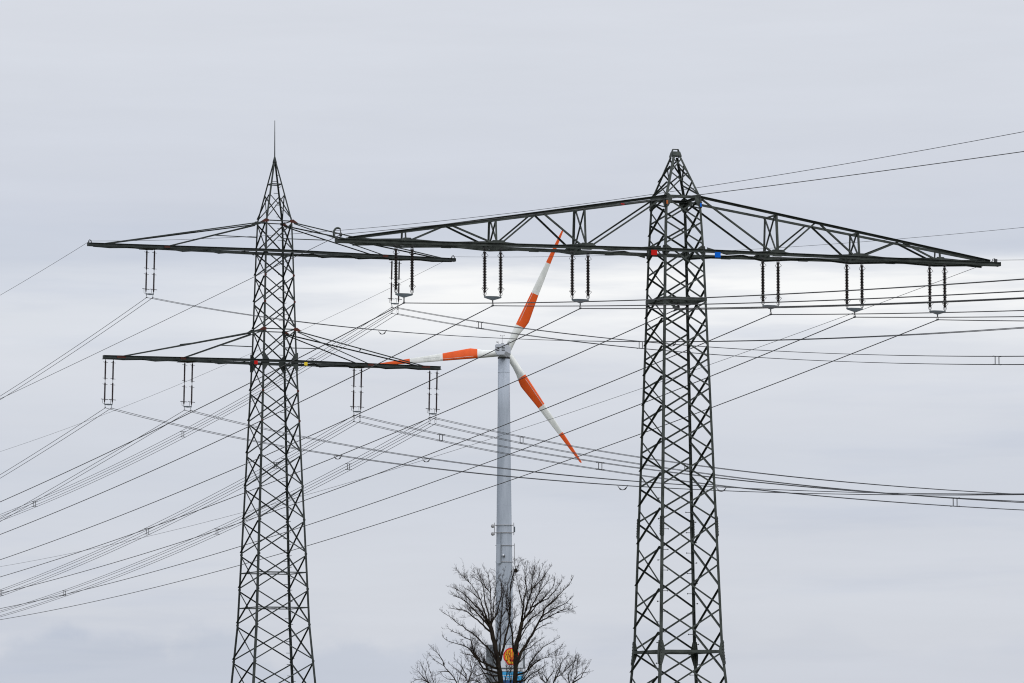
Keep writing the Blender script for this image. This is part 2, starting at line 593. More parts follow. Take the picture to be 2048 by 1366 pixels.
m = MB()
for s in (-1, 1):
    channel_path(m, [(-LT, s * (WT + 0.03), ZA), (-HU, s * (HV + 0.03), ZA), (HU, s * (HV + 0.03), ZA), (LT, s * (WT + 0.03), ZA)], s, HB, 0.055)
arm1 = m.build('crossarm', M['steel'], p1)
U = (3.09, 5.87, 8.67)
PK = (4.52, 7.37)
for s in (-1, 1):
    m = MB()
    m.box((s * (LT + 0.008), 0, ZA), 0.012, 0.30, 0.13)
    m.build('end_plate', M['steel'], arm1)
    for j in (-1, 1):
        m = MB()
        m.angle((s * 0.53, j * 0.62, ZT + 0.03), (s * 10.45, j * (WT - 0.01), ZA + 0.115), 0.078, 0.012, (0, j, 0), (0, 0, -1))
        m.build('top_chord', M['steel'], arm1)
        jn = V((0, j, 0))

        def T(u, dz=-0.03):
            return V((s * u, j * (top_w(u) - 0.012), top_z(u) + dz))

        def B(u, dz=0.05):
            return V((s * u, j * (half_w(u) + 0.0), ZA + dz))
        segs = [(T(0.58), B(U[0] - 0.14)), (B(U[0] + 0.14), T(PK[0] - 0.10)), (T(PK[0] + 0.10), B(U[1] - 0.12)), (B(U[1] + 0.12), T(PK[1] - 0.08)), (T(PK[1] + 0.08), B(U[2] - 0.10))]
        for q0, q1 in segs:
            brace(arm1, q0, q1, 0.052, 0.009, jn, False, M['steel'], flip=(j > 0), name='diagonal')
        for u, w in zip(U, (0.066, 0.056, 0.05)):
            m = MB()
            m.angle(B(u), T(u), w, 0.010, (s, 0, 0), (0, -j, 0))
            m.build('post', M['steel'], arm1)
            # gusset on the chord under the post
            m = MB()
            c = B(u, 0.0) + jn * 0.056
            hw = 0.30 if u < 8 else 0.20
            m.plate([c + V((-hw, 0, 0.04)), c + V((hw, 0, 0.04)), c + V((hw * 0.55, 0, 0.135)), c + V((-hw * 0.55, 0, 0.135))], 0.01, jn)
            go = m.build('gusset_plate', M['steel'], arm1)
    # transverse frames between near and far posts
    for u in U[:2]:
        for j in (-1, 1):
            m = MB()
            a0 = V((s * u, -j * half_w(u) * 0.92, ZA + 0.06))
            a1 = V((s * u + 0.02 * j, j * top_w(u) * 0.9, top_z(u) - 0.06))
            m.bar(a0, a1, 0.040, 0.040, (1, 0, 0))
            m.build('frame_diagonal', M['steel'], arm1)
        m = MB()
        m.bar((s * u, -top_w(u) * 0.95, top_z(u) - 0.05), (s * u, top_w(u) * 0.95, top_z(u) - 0.05), 0.045, 0.045)
        m.build('frame_strut', M['steel'], arm1)
    # plan bracing under the bottom chords, each panel a flat strip with a joint plate
    us = [0.75, 1.9, 3.09, 4.4, 5.87, 7.25, 8.67, 9.6, 10.25]
    for k, (u0, u1) in enumerate(zip(us, us[1:])):
        for zz_, sg in ((-HB / 2 - 0.012, 1), (HB / 2 + 0.012, -1)):
            q = 1 if (k % 2 == 0) else -1
            m = MB()
            a0, a1 = V((s * u0, q * sg * half_w(u0) * 0.94, ZA + zz_)), V((s * u1, -q * sg * half_w(u1) * 0.94, ZA + zz_))
            m.angle(a0, a1, 0.055, 0.009, (a1 - a0).cross(V((0, 0, 1))), (0, 0, -sg))
            m.build('plan_brace', M['steel'], arm1)
    for k, u in enumerate(us[1:-1]):
        m = MB()
        q = 1 if k % 2 == 0 else -1
        m.bar((s * (u - 0.15), q * half_w(u), ZA - HB / 2 - 0.008), (s * (u + 0.15), q * half_w(u), ZA - HB / 2 - 0.008), 0.12, 0.010)
        m.build('joint_plate', M['steel'], arm1)

# curled earth-wire bracket at the end of one half
m = MB()
hk = [V((-LT + 0.10, 0, ZA + 0.05))]
for k in range(15):
    a = R(-105 - k * 14.5)
    hk.append(V((-LT + 0.04 + 0.13 * math.cos(a), 0, ZA + 0.22 + 0.16 * math.sin(a))))
m.tube(hk[1:], [0.032] * 12 + [0.03, 0.026, 0.022], 8)
hook = m.build('wire_bracket', M['steel'], p1, True)
m = MB()
m.lathe([(-0.07, 0.02), (-0.04, 0.045), (0.04, 0.045), (0.06, 0.015)], 8, (-LT + 0.13, 0, ZA + 0.19))
m.tube([(-LT - 0.08, 0, ZA + 0.19), (-LT + 0.02, 0, ZA + 0.215), (-LT + 0.12, 0, ZA + 0.19)], 0.016, 5)
m.tube([(-LT + 0.13, 0, ZA + 0.22), (-LT + 0.12, 0, ZA + 0.34)], 0.014, 5)
m.build('clamp', M['fitting'], hook, True)
m = MB()
m.box((LT - 0.10, 0, ZA + 0.12), 0.10, 0.05, 0.09)
m.tube([(LT - 0.22, 0, ZA + 0.08), (LT - 0.2, 0, ZA + 0.16), (LT - 0.12, 0, ZA + 0.18)], 0.012, 5)
m.build('wire_clamp', M['fitting'], p1)


def marker(root, c, w, h, mt, n=(0, -1, 0)):
    c, n = V(c), V(n)
    x = V((0, 0, 1)).cross(n).normalized()
    m = MB()
    m.plate([c - x * w / 2 - V((0, 0, h / 2)), c + x * w / 2 - V((0, 0, h / 2)), c + x * w / 2 + V((0, 0, h / 2)), c - x * w / 2 + V((0, 0, h / 2))], 0.006, n)
    return m.build('marker_plate', mt, root)


tag(marker(p1, (-1.01, -HV - 0.07, ZA - 0.11), 0.19, 0.16, M['red']), 'red square plate on the crossarm')
tag(marker(p1, (1.05, -HV - 0.07, ZA - 0.11), 0.19, 0.16, M['blue']), 'blue square plate on the crossarm')
for (i, y, mt_) in ((-1, 410.5, 'orange_band'), (1, 414, 'blue')):
    z = zr1(y)
    a, b = prof(TAB1, z)
    m = MB()
    sx = 0.052
    m.box((i * (a - sx / 2 - 0.005), -b - 0.052, z), sx, 0.005, 0.11)
    m.build('paint_band', M[mt_], p1)
m = MB()
m.box((-1.52, top_w(1.5) - 0.03, top_z(1.52) - 0.01), 0.12, 0.005, 0.05)
m.build('paint_band', M['red'], p1)

# ---------------- the farther pylon: two levels of crossarm
P2 = dict(x=-17.0576, D=FOC / 28, yaw=0.3935)
p2 = empty('lattice_pylon', (P2['x'], P2['D'], 0), P2['yaw'])
tag(p2, 'farther dark slender lattice pylon with two crossarm levels and a thin top spike', 'pylon', 'lattice pylons')
zr2 = lambda y: zrow(P2, y)
ZU, ZL = 37.319, 29.378
z443, z660 = zr2(443.5), zr2(660.5)
TAB2 = [(0.0, 2.90, 2.95), (zr2(1250), 2.047, 2.083), (ZL, 1.285, 1.305), (ZU, 1.07, 1.085), (z443, 0.995, 1.01), (zr2(319), 0.06, 0.06)]
for i in (-1, 1):
    for j in (-1, 1):
        leg_part(p2, TAB2, i, j, 0.17, 0.10, 0.018, M['steel2'])
ROWS = [446, 504, 553, 606, 660, 723, 784, 844, 909, 975, 1041, 1109, 1179, 1250, 1323, 1402, 1484, 1540]
for face in (('v', -1), ('v', 1), ('u', -1), ('u', 1)):
    xpanels(p2, TAB2, face, [zr2(y) for y in ROWS], 0.085, 0.012, M['steel2'])
    xpanels(p2, TAB2, face, [zr2(y) for y in (389, 441)], 0.065, 0.010, M['steel2'])
    for y in (1146, 1216):
        l, r, n = face_corners(TAB2, face, zr2(y), 0.03)
        brace(p2, l, r, 0.075, 0.012, n, False, M['steel2'], name='horizontal_brace')
    for y in (369, 444, 660.5):
        l, r, n = face_corners(TAB2, face, zr2(y), 0.01)
        brace(p2, l, r, 0.075, 0.012, n, False, M['steel2'], name='horizontal_brace')
for y in (1146, 1216):
    a, b = prof(TAB2, zr2(y))
    for s in (-1, 1):
        m = MB()
        m.bar((-a, s * b, zr2(y)), (a, -s * b, zr2(y) + 0.03 * s), 0.07, 0.012)
        m.build('plan_brace', M['steel2'], p2)
m = MB()
m.lathe([(zr2(325), 0.17), (zr2(318), 0.10), (zr2(311), 0.03)], 8)
m.build('peak_cap', M['steel2'], p2)
m = MB()
m.tube([(0, 0, zr2(318)), (0, 0, zr2(241))], [0.045, 0.022], 6)
m.build('lightning_rod', M['steel2'], p2)
# node plates, some in red primer
for y, mt_ in ((444, 'rust'), (660.5, 'rust')):
    for i in (-1, 1):
        for j in (-1, 1):
            a, b = prof(TAB2, zr2(y))
            for n in (V((0, j, 0)),):
                m = MB()
                c = V((i * (a - 0.02), j * b, zr2(y))) + n * 0.03
                m.plate([c + V((i * 0.45, 0, -0.13)), c + V((i * 0.08, 0, 0.12)), c + V((-i * 0.17, 0, 0.07)), c + V((-i * 0.17, 0, -0.10)), c + V((i * 0.08, 0, -0.14))], 0.012, n)
                tag(m.build('node_plate', M[mt_ if not (i == -1 and j == 1) else 'steel2'], p2), 'red primer plate where the tie rods meet' if not (i == -1 and j == 1) else None)
for y in (553, 606, 784, 844):
    for i, j in ((-1, -1), (1, -1)):
        a, b = prof(TAB2, zr2(y))
        m = MB()
        m.box((i * (a - 0.05), j * (b + 0.03), zr2(y)), 0.15, 0.012, 0.14)
        m.build('node_plate', M['rust'], p2)
for y in ROWS[9:15]:
    for i in (-1, 1):
        for j in (-1, 1):
            a, b = prof(TAB2, zr2(y))
            m = MB()
            m.box((i * (a - 0.08), j * (b + 0.028), zr2(y)), 0.20, 0.012, 0.13)
            m.build('node_plate', M['steel2'], p2)
m = MB()
yb = 350
k = 0
while yb < 1540:
    z = zr2(yb)
    a, b = prof(TAB2, z)
    p = V((a, b, z))
    if k % 2 == 0:
        m.tube([p + V((0.0, -0.1, 0)), p + V((0.0, -0.52, 0))], 0.022, 4)
    else:
        m.tube([p + V((-0.1, 0, 0)), p + V((-0.42, 0, 0))], 0.022, 4)
    k += 1
    yb += 11.5
tag(m.build('step_bolts', M['fitting'], p2), kind='stuff')


def p2_arm(z, L, hz, u_out, u_in, ztie, ins):
    a, b = prof(TAB2, z)
    ta, tb = prof(TAB2, ztie)
    wt = 0.16

    def hw(u):
        u = abs(u)
        return b if u < a else b + (wt - b) * (u - a) / (L - a)
    m = MB()
    for s in (-1, 1):
        channel_path(m, [(-L, s * (wt + 0.05), z), (-a, s * (b + 0.05), z), (a, s * (b + 0.05), z), (L, s * (wt + 0.05), z)], s, hz, 0.10, 0.018)
    arm = m.build('crossarm', M['steel2'], p2)
    for s in (-1, 1):
        m = MB()
        m.box((s * (L + 0.012), 0, z), 0.02, 2 * wt + 0.12, hz + 0.03)
        m.build('end_plate', M['steel2'], arm)
        for j in (-1, 1):
            for u, w in ((u_out, 0.085), (u_in, 0.075)):
                m = MB()
                q0 = V((s * (ta + 0.1), j * (tb + 0.03), ztie - (0 if u == u_out else 0.06)))
                q1 = V((s * u, j * (hw(u) + 0.02), z + hz / 2))
                m.angle(q0, q1, w, 0.014, (0, -j, 0), (0, 0, -1))
                m.build('tie_rod', M['steel2'], arm)
            if j < 0:
                continue
            # horizontal strut from the inner tie back to the body, on the far side only
            f = 0.47
            zz_ = ztie + (z - ztie) * f
            aa, bb = prof(TAB2, zz_)
            uu = ta + (u_in - ta) * f
            m = MB()
            m.bar((s * (aa - 0.02), j * (bb - 0.03), zz_ + 0.02), (s * uu, j * (tb + (hw(u_in) - tb) * f - 0.02), zz_ + 0.02), 0.06, 0.06)
            m.build('tie_strut', M['steel2'], arm)
        # short spacer between the two long ties
        f = 0.5
        m = MB()
        uu = ta + (u_out - ta) * f
        w2 = tb + (hw(u_out) - tb) * f
        m.bar((s * uu, -w2, ztie + (z - ztie) * f + 0.02), (s * (uu + 0.5), w2, ztie + (z - ztie) * f + 0.02), 0.06, 0.06)
        m.build('tie_spacer', M['steel2'], arm)
        n = 9
        us = [a + 0.1 + (L - a - 0.4) * k / n for k in range(n + 1)]
        for k, (u0, u1) in enumerate(zip(us, us[1:])):
            q = 1 if k % 2 == 0 else -1
            m = MB()
            a0, a1 = V((s * u0, q * hw(u0) * 0.95, z - hz / 2 + 0.01)), V((s * u1, -q * hw(u1) * 0.95, z - hz / 2 + 0.01))
            m.angle(a0, a1, 0.09, 0.014, (a1 - a0).cross(V((0, 0, 1))), (0, 0, -1))
            m.build('plan_brace', M['steel2'], arm)
            m = MB()
            m.bar((s * (u1 - 0.28), q * -(hw(u1) - 0.02), z - hz / 2 - 0.024), (s * (u1 + 0.28), q * -(hw(u1) - 0.02), z - hz / 2 - 0.024), 0.16, 0.012)
            m.build('joint_plate', M['steel2'], arm)
        for u in ins:
            m = MB()
            m.bar((s * (u - 0.5), 0, z - hz / 2 - 0.04), (s * (u + 0.5), 0, z - hz / 2 - 0.04), 2 * hw(u) + 0.16, 0.03)
            m.build('hanger_plate', M['steel2'], arm)
        for u in (u_out,) if z < 30 else ():
            for j in (-1, 1):
                m = MB()
                m.box((s * (u + 0.1), j * (hw(u) + 0.07), z), 0.65, 0.014, hz * 0.9)
                m.build('node_plate', M['rust'], arm)
        m = MB()
        m.box((s * (u_in + 0.15), -(hw(u_in) + 0.07), z), 0.42, 0.014, hz * 0.8)
        m.build('node_plate', M['rust'], arm)
    # haunch plates where the beam crosses the legs
    for i in (-1, 1) if z < 33 else ():
        for j in (-1, 1):
            m = MB()
            c = V((i * a, j * (b + 0.025), z))
            m.plate([c + V((i * 0.06, 0, 0.62)), c + V((-i * 0.1, 0, 0.62)), c + V((-i * 0.50, 0, 0.06)), c + V((-i * 0.50, 0, -0.06)), c + V((-i * 0.12, 0, -0.66)), c + V((i * 0.08, 0, -0.66))], 0.014, (0, j, 0))
            m.build('haunch_plate', M['steel2'], arm)
    return arm


armU = p2_arm(ZU, 13.946, 0.21, 12.9, 8.15, z443 - 0.1, (9.5,))
armL = p2_arm(ZL, 12.74, 0.20, 11.45, 6.95, z660 - 0.1, (12.3, 6.55))
tag(marker(p2, (-1.86, -1.40, ZL - 0.17), 0.26, 0.26, M['red']), 'small red square plate on the lower crossarm')
tag(marker(p2, (1.92, -1.38, ZL - 0.15), 0.24, 0.24, M['yellow']), 'small yellow square plate on the lower crossarm')
for s in (-1, 1):
    m = MB()
    m.tube([(s * 13.7, 0, ZU + 0.1), (s * 13.74, 0, ZU + 0.28), (s * 13.84, 0, ZU + 0.33), (s * 13.92, 0, ZU + 0.24), (s * 13.92, 0, ZU + 0.1)], 0.035, 6)
    m.build('wire_clamp', M['fitting'], p2)


# ------------------------------------------------------------------ insulators
def loop(m, c, ax, w, h, r=0.008, n=10, a0=0, a1=360):
    c, ax = V(c), V(ax)
    m.tube([c + ax * (w * math.cos(R(a0 + (a1 - a0) * k / n))) + V((0, 0, h * math.sin(R(a0 + (a1 - a0) * k / n)))) for k in range(n + 1)], r, 5)


def make_near_set():
    root = empty('insulator_set', (0, 0, 0))
    for sx in (-1, 1):
        x = sx * 0.253
        m = MB()
        pr = [(-0.09, 0.012), (-0.10, 0.030), (-0.17, 0.036), (-0.20, 0.030)]
        n, z0, z1 = 21, -0.25, -1.20
        for k in range(n):
            z = z0 + (z1 - z0) * k / (n - 1)
            pr += [(z + 0.013, 0.035), (z - 0.004, 0.064), (z - 0.011, 0.064), (z - 0.015, 0.036)]
        pr += [(-1.24, 0.033), (-1.30, 0.036), (-1.33, 0.022), (-1.36, 0.012)]
        m.lathe(pr, 12, (x, 0, 0))
        ins = m.build('insulator', M['porcelain'], root, True)
        m = MB()
        m.tube([(x, 0, 0.03), (x, 0, -0.10)], 0.016, 6)
        m.box((x, 0, 0.0), 0.09, 0.10, 0.05)
        loop(m, (x, 0, -0.10), (1, 0, 0), 0.045, 0.06)
        m.build('shackle', M['fitting'], ins)
        for zc, sg in ((-0.15, 1), (-1.26, -1)):
            m = MB()
            for q in (-1, 1):
                m.tube([(x + q * 0.03, 0, zc + sg * 0.05), (x + q * 0.06, -0.02, zc - sg * 0.01), (x + q * 0.105, -0.03, zc - sg * 0.055), (x + q * 0.07, 0.0, zc - sg * 0.085), (x + q * 0.045, 0.03, zc - sg * 0.07)], 0.0075, 5)
            m.build('arcing_horn', M['fitting'], ins)
        m = MB()
        loop(m, (x, 0, -1.35), (1, 0, 0), 0.050, 0.07, n=12)
        m.tube([(x, 0, -1.34), (x, 0, -1.46)], 0.013, 6)
        m.build('link', M['fitting'], ins)
    m = MB()
    pts = [(-0.283, 0, -1.455), (-0.253, 0, -1.435), (-0.12, 0, -1.425), (0.12, 0, -1.425), (0.253, 0, -1.435), (0.283, 0, -1.455), (0.253, 0, -1.485), (0.10, 0, -1.53), (0, 0, -1.56), (-0.10, 0, -1.53), (-0.253, 0, -1.485)]
    m.plate(pts, 0.03, (0, 1, 0))
    m.build('yoke_plate', M['galv'], root)
    m = MB()
    m.tube([(0, 0, -1.54), (0, 0, -1.62)], 0.020, 6)
    for q in (-1, 1):
        m.tube([(0, 0, -1.615), (0, q * 0.045, -1.655), (0, q * 0.05, -1.70)], 0.010, 5)
    m.tube([(0, -0.10, -1.722), (0, -0.05, -1.712), (0, 0.05, -1.712), (0, 0.10, -1.722)], [0.016, 0.028, 0.028, 0.016], 7)
    m.build('suspension_clamp', M['fitting'], root)
    return root


NEAR_DROP = 1.715
ZB1 = ZA - HB / 2 - 0.03
near_names = {
    -8.68: 'at the end of the crossarm half with the curled bracket',
    -5.89: 'midway along the crossarm half with the curled bracket',
    -3.10: 'nearest the body beside the red square plate',
    3.10: 'nearest the body beside the blue square plate',
    5.89: 'midway along the crossarm half with the blue plate',
    8.68: 'at the end of the crossarm half with the blue plate'}


def loc_of(root, p):
    return root.matrix_basis @ V(p) if False else (V(root.location) + Matrix.Rotation(root.rotation_euler.z, 3, 'Z') @ V(p))


near0 = make_near_set()
NEAR_CLAMP = {}
for k, (u, txt) in enumerate(near_names.items()):
    o = near0 if k == 0 else copy_tree(near0)
    o.location = loc_of(p1, (u, 0, ZB1))
    o.rotation_euler = (0, 0, P1['yaw'])
    tag(o, 'ribbed brown insulator pair hanging ' + txt, 'insulator', 'ribbed insulator pairs under the single crossarm')
    NEAR_CLAMP[u] = loc_of(p1, (u, 0, ZB1 - NEAR_DROP))


def make_far_set(quad):
    root = empty('insulator_set', (0, 0, 0))
    for sx in (-1, 1):
        x = sx * 0.285
        prev = None
        for zt, zb in ((-0.12, -1.52), (-1.68, -3.10)):
            m = MB()
            pr = [(zt, 0.02), (zt - 0.05, 0.055), (zt - 0.12, 0.055)]
            n = 18
            for k in range(n):
                z = zt - 0.16 + (zb - zt + 0.32) * k / (n - 1)
                pr += [(z + 0.016, 0.050), (z - 0.004, 0.068), (z - 0.012, 0.068), (z - 0.018, 0.050)]
            pr += [(zb + 0.12, 0.045), (zb + 0.05, 0.045), (zb, 0.02)]
            m.lathe(pr, 9, (x, 0, 0))
            ins = m.build('insulator', M['rodpoly'], root, True)
            m = MB()
            m.tube([(x, 0, zt + 0.16), (x, 0, zt - 0.01)], 0.022, 5)
            if zb < -2:
                m.tube([(x, 0, zb + 0.01), (x, 0, zb - 0.06)], 0.022, 5)
            m.build('link', M['fitting'], ins)
            for zc in (zt - 0.14, zb + 0.12):
                m = MB()
                if zc > -2.8:
                    m.tube([(x - 0.20, -0.05, zc + 0.02), (x - 0.05, -0.03, zc - 0.01), (x + 0.05, 0.03, zc - 0.01), (x + 0.20, 0.05, zc - 0.02)], 0.016, 5)
                else:
                    m.tube([(x - 0.28, -0.05, zc + 0.10), (x + 0.27, 0.05, zc + 0.08)], 0.026, 5)
                    m.tube([(x - 0.16, -0.03, zc + 0.09), (x - 0.14, 0, zc - 0.18), (x - 0.05, 0, zc - 0.23)], 0.013, 5)
                m.build('arcing_horn', M['fitting'], ins)
    m = MB()
    pts = [(-0.31, -3.150), (-0.22, -3.200), (0, -3.180), (0.22, -3.200), (0.31, -3.150), (0.29, -3.270), (0.10, -3.290), (0, -3.300), (-0.10, -3.290), (-0.29, -3.270)]
    m.plate([(a, 0, b) for a, b in pts], 0.05, (0, 1, 0))
    m.build('yoke_plate', M['galv'], root)
    for sx in (-1, 1):
        x = sx * 0.23
        m = MB()
        m.tube([(x * 1.12, 0, -3.270), (x, 0, -3.360)], 0.020, 5)
        if not quad:
            for q in (-1, 1):
                m.tube([(x, 0, -3.350), (x + q * 0.03, 0, -3.400), (x + q * 0.035, 0, -3.470)], 0.010, 4)
            m.tube([(x, -0.16, -3.495), (x, 0, -3.480), (x, 0.16, -3.495)], [0.02, 0.045, 0.02], 6)
        else:
            for q in (-1, 1):
                m.tube([(x + q * 0.012, 0, -3.350), (x + q * 0.055, 0, -3.440), (x + q * 0.055, 0, -3.890), (x, 0, -3.950)], 0.011, 4)
            m.box((x, 0, -3.650), 0.12, 0.03, 0.04)
            for zc in (-3.510, -3.955):
                m.tube([(x, -0.16, zc - 0.01), (x, 0, zc), (x, 0.16, zc - 0.01)], [0.02, 0.042, 0.02], 6)
        m.build('suspension_clamp', M['fitting'], root)
    return root


SW = R(1.1)
far2, far4 = make_far_set(False), make_far_set(True)
FAR = {}
for key, proto, first, u, z, hz, txt in (
        ('t1', far2, True, -9.31, ZU, 0.21, 'the upper crossarm half far from the nearer pylon'),
        ('t2', far2, False, -12.32, ZL, 0.20, 'the very end of the lower crossarm above two wires'),
        ('t3', far2, False, -6.44, ZL, 0.20, 'the lower crossarm between its end and the red plate'),
        ('q1', far4, True, 9.33, ZU, 0.21, 'the upper crossarm and overlapping a ribbed insulator pair'),
        ('q2', far4, False, 6.41, ZL, 0.20, 'the lower crossarm between the yellow plate and its end'),
        ('q3', far4, False, 12.28, ZL, 0.20, 'the lower crossarm end that crosses the turbine blade')):
    o = proto if first else copy_tree(proto)
    o.location = loc_of(p2, (u, 0, z - hz / 2 - 0.03))
    o.rotation_euler = (0, SW, P2['yaw'])
    tag(o, 'slim rod insulator pair on ' + txt, 'insulator', 'rod insulator pairs on the two level pylon')
    dz = -3.485 if key[0] == 't' else -3.735
    mm = Matrix.Rotation(P2['yaw'], 3, 'Z') @ Matrix.Rotation(SW, 3, 'Y')
    FAR[key] = o.location + mm @ V((0, 0, dz))

# the clamp in the middle of the nearer pylon
m = MB()
for q in (-1, 1):
    m.box((q * 0.07, 0, 0.02), 0.03, 0.12, 0.24)
m.box((0, 0, -0.06), 0.20, 0.10, 0.07)
m.tube([(0, -0.22, -0.155), (0, -0.08, -0.13), (0, 0.08, -0.13), (0, 0.22, -0.165)], [0.015, 0.036, 0.036, 0.015], 7)
m.box((0, 0, -0.10), 0.05, 0.10, 0.08)
cc = m.build('wire_clamp', M['fitting'])
cc.location = loc_of(p1, (0, 0, zr1(602) - 0.13))
cc.rotation_euler = (0, 0, P1['yaw'])
tag(cc, 'black wire clamp hung under the beam frame inside the nearer pylon', 'clamp')
CENTRE = V(cc.location) + V((0, 0, -0.13))


# ------------------------------------------------------------------ wires
def span(A, dirxy, samples, length):
    """sagging curve from A in the vertical plane along dirxy: returns z = zA + b s + c s^2 fitted to where the wire runs"""
    d = V((dirxy[0], dirxy[1], 0)).normalized()
    n = V((-d.y, d.x, 0))
    S, Z = [], []
    o = V((0, 0, CAM_H))
    for x, y in samples:
        r = ray(x, y)
        k = (A - o).dot(n) / r.dot(n)
        p = o + r * k
        S.append((p - A).dot(d))
        Z.append(p.z - A.z)
    S, Z = np.array(S), np.array(Z)
    c0 = 3.2e-4                                   # sag of a usual span, used where the photo shows too little of the curve
    w = 4.0 * (60.0 / max(20.0, np.abs(S).max())) ** 2
    Amat = np.stack([S, S * S], 1)
    scale = np.array([1.0, 1.0])
    AtA = Amat.T @ Amat
    rhs = Amat.T @ Z
    AtA[1, 1] += w * 1e4
    rhs[1] += w * 1e4 * c0
    b, c = np.linalg.solve(AtA, rhs)
    c = min(max(c, 5e-5), 9e-4)
    b = float(((Z - c * S * S) * S).sum() / (S * S).sum())
    smax = length
    return d, float(b), float(c), smax


def wire_pts(A, sp, off=V((0, 0, 0)), n=70):
    d, b, c, L = sp
    out = []
    for k in range(n + 1):
        s = L * (k / n) ** 1.25
        out.append(A + off + d * s + V((0, 0, b * s + c * s * s)))
    return out


def both(A, left, right, off=V((0, 0, 0))):
    return list(reversed(wire_pts(A, left, off))) + wire_pts(A, right, off)[1:]


def dir_away(P):
    return (-math.sin(P['yaw']), math.cos(P['yaw']))


def dir_near(P):
    return (math.sin(P['yaw']), -math.cos(P['yaw']))


def single(A, P, sl, sr, rad, mt, label, cat='cable', group=None, la=190, lr=125, name='conductor'):
    l, r = span(A, dir_away(P), sl, la), span(A, dir_near(P), sr, lr)
    pts = [p - A for p in both(A, l, r)]
    m = MB()
    m.tube(pts, rad, 6)
    o = m.build(name, mt, None, True, A)
    tag(o, label, cat, group)
    return o, l, r


G1 = 'wires of the nearer pylon'
W1 = 0.0145
near_wires = {
    -8.68: ([(740, 640), (592, 719), (540, 746), (497, 768), (308, 859), (229, 900), (0, 1004)], [(1000, 605.8), (1290, 600.5), (1440, 594), (1640, 584), (2048, 558)]),
    -5.89: ([(920, 644), (730, 741), (597, 805), (495, 854), (398, 900), (300, 943.5), (0, 1069)], [(1150, 612), (1290, 611), (1440, 607.7), (1640, 601), (2048, 582)]),
    -3.10: ([(730, 822), (489, 929), (300, 1007.6), (0, 1119.6)], [(1290, 617.6), (1440, 616), (1640, 611.5), (2048, 595)]),
    3.10: ([(1200, 775), (730, 957), (600, 1004.5), (484.5, 1043), (320, 1097), (0, 1187)], [(1640, 629.5), (1844, 627), (2048, 620)]),
    5.89: ([(1200, 840), (920, 945.5), (610, 1052.6), (481, 1092), (320, 1139), (0, 1217.5)], [(1844, 636), (2048, 632.6)]),
    8.68: ([(920, 997), (721, 1060), (478, 1129), (320, 1171.5), (0, 1240)], [(1960, 642), (2048, 641.3)]),
}
for u, (sl, sr) in near_wires.items():
    single(NEAR_CLAMP[u], P1, sl, sr, W1, M['wire'], 'lone conductor below insulators ' + near_names[u], group=G1)
single(CENTRE, P1, [(1290, 646), (1200, 685), (730, 891), (487, 987), (300, 1055), (0, 1154)], [(1440, 617), (1640, 612.5), (2048, 597.5)], W1, M['wire'],
       'lone conductor passing through the middle of the nearer pylon body', group=G1)
E1 = loc_of(p1, (-LT + 0.13, 0, ZA + 0.19))
single(E1, P1, [(606, 501), (560, 526), (510, 552), (332, 640), (320, 646), (0, 798)], [(850, 450), (1300, 400), (1405, 391), (2048, 303)], 0.0085, M['wire'],
       'thin earth wire held in the curled bracket of the nearer pylon', group=G1, name='earth_wire')
E2 = loc_of(p1, (LT - 0.12, 0, ZA + 0.13))
single(E2, P1, [(1865, 567.5), (1640, 651), (1440, 723), (1200, 806), (920, 898.5), (752, 950), (608, 990), (484.5, 1024.5), (320, 1065.7), (0, 1134)],
       [(2020, 520.4), (2048, 519.5)], 0.0075, M['wire'], 'thin earth wire clamped at the nearer pylon crossarm tip without bracket', group=G1, name='earth_wire')

G2 = 'earth wires of the two level pylon'
F1 = loc_of(p2, (-13.82, 0, ZU + 0.24))
single(F1, P2, [(0, 590.6), (52, 560)], [(358, 478), (560, 469), (680, 459.5), (850, 444), (1000, 433.3), (1299, 388.6), (1400, 374), (2048, 263)], 0.013, M['wire2'],
       'faint earth wire from the free upper crossarm tip, rising over the nearer crossarm', group=G2, name='earth_wire', la=260, lr=300)
F2 = loc_of(p2, (13.82, 0, ZU + 0.24))
single(F2, P2, [(650, 639), (455, 728), (320, 784.5), (191, 835), (0, 903.5)], [(950, 514.7), (1274, 509.5), (1483, 500), (1640, 489), (2048, 455)], 0.011, M['wire2'],
       'faint earth wire from the upper crossarm tip ending beside the nearer pylon insulators', group=G2, name='earth_wire', la=260, lr=300)


def s_at_px(A, sp, x):
    d = sp[0]
    r = ray(x, 800)
    n = V((-d.y, d.x, 0))
    o = V((0, 0, CAM_H))
    k = (A - o).dot(n) / r.dot(n)
    return ((o + r * k) - A).dot(d)


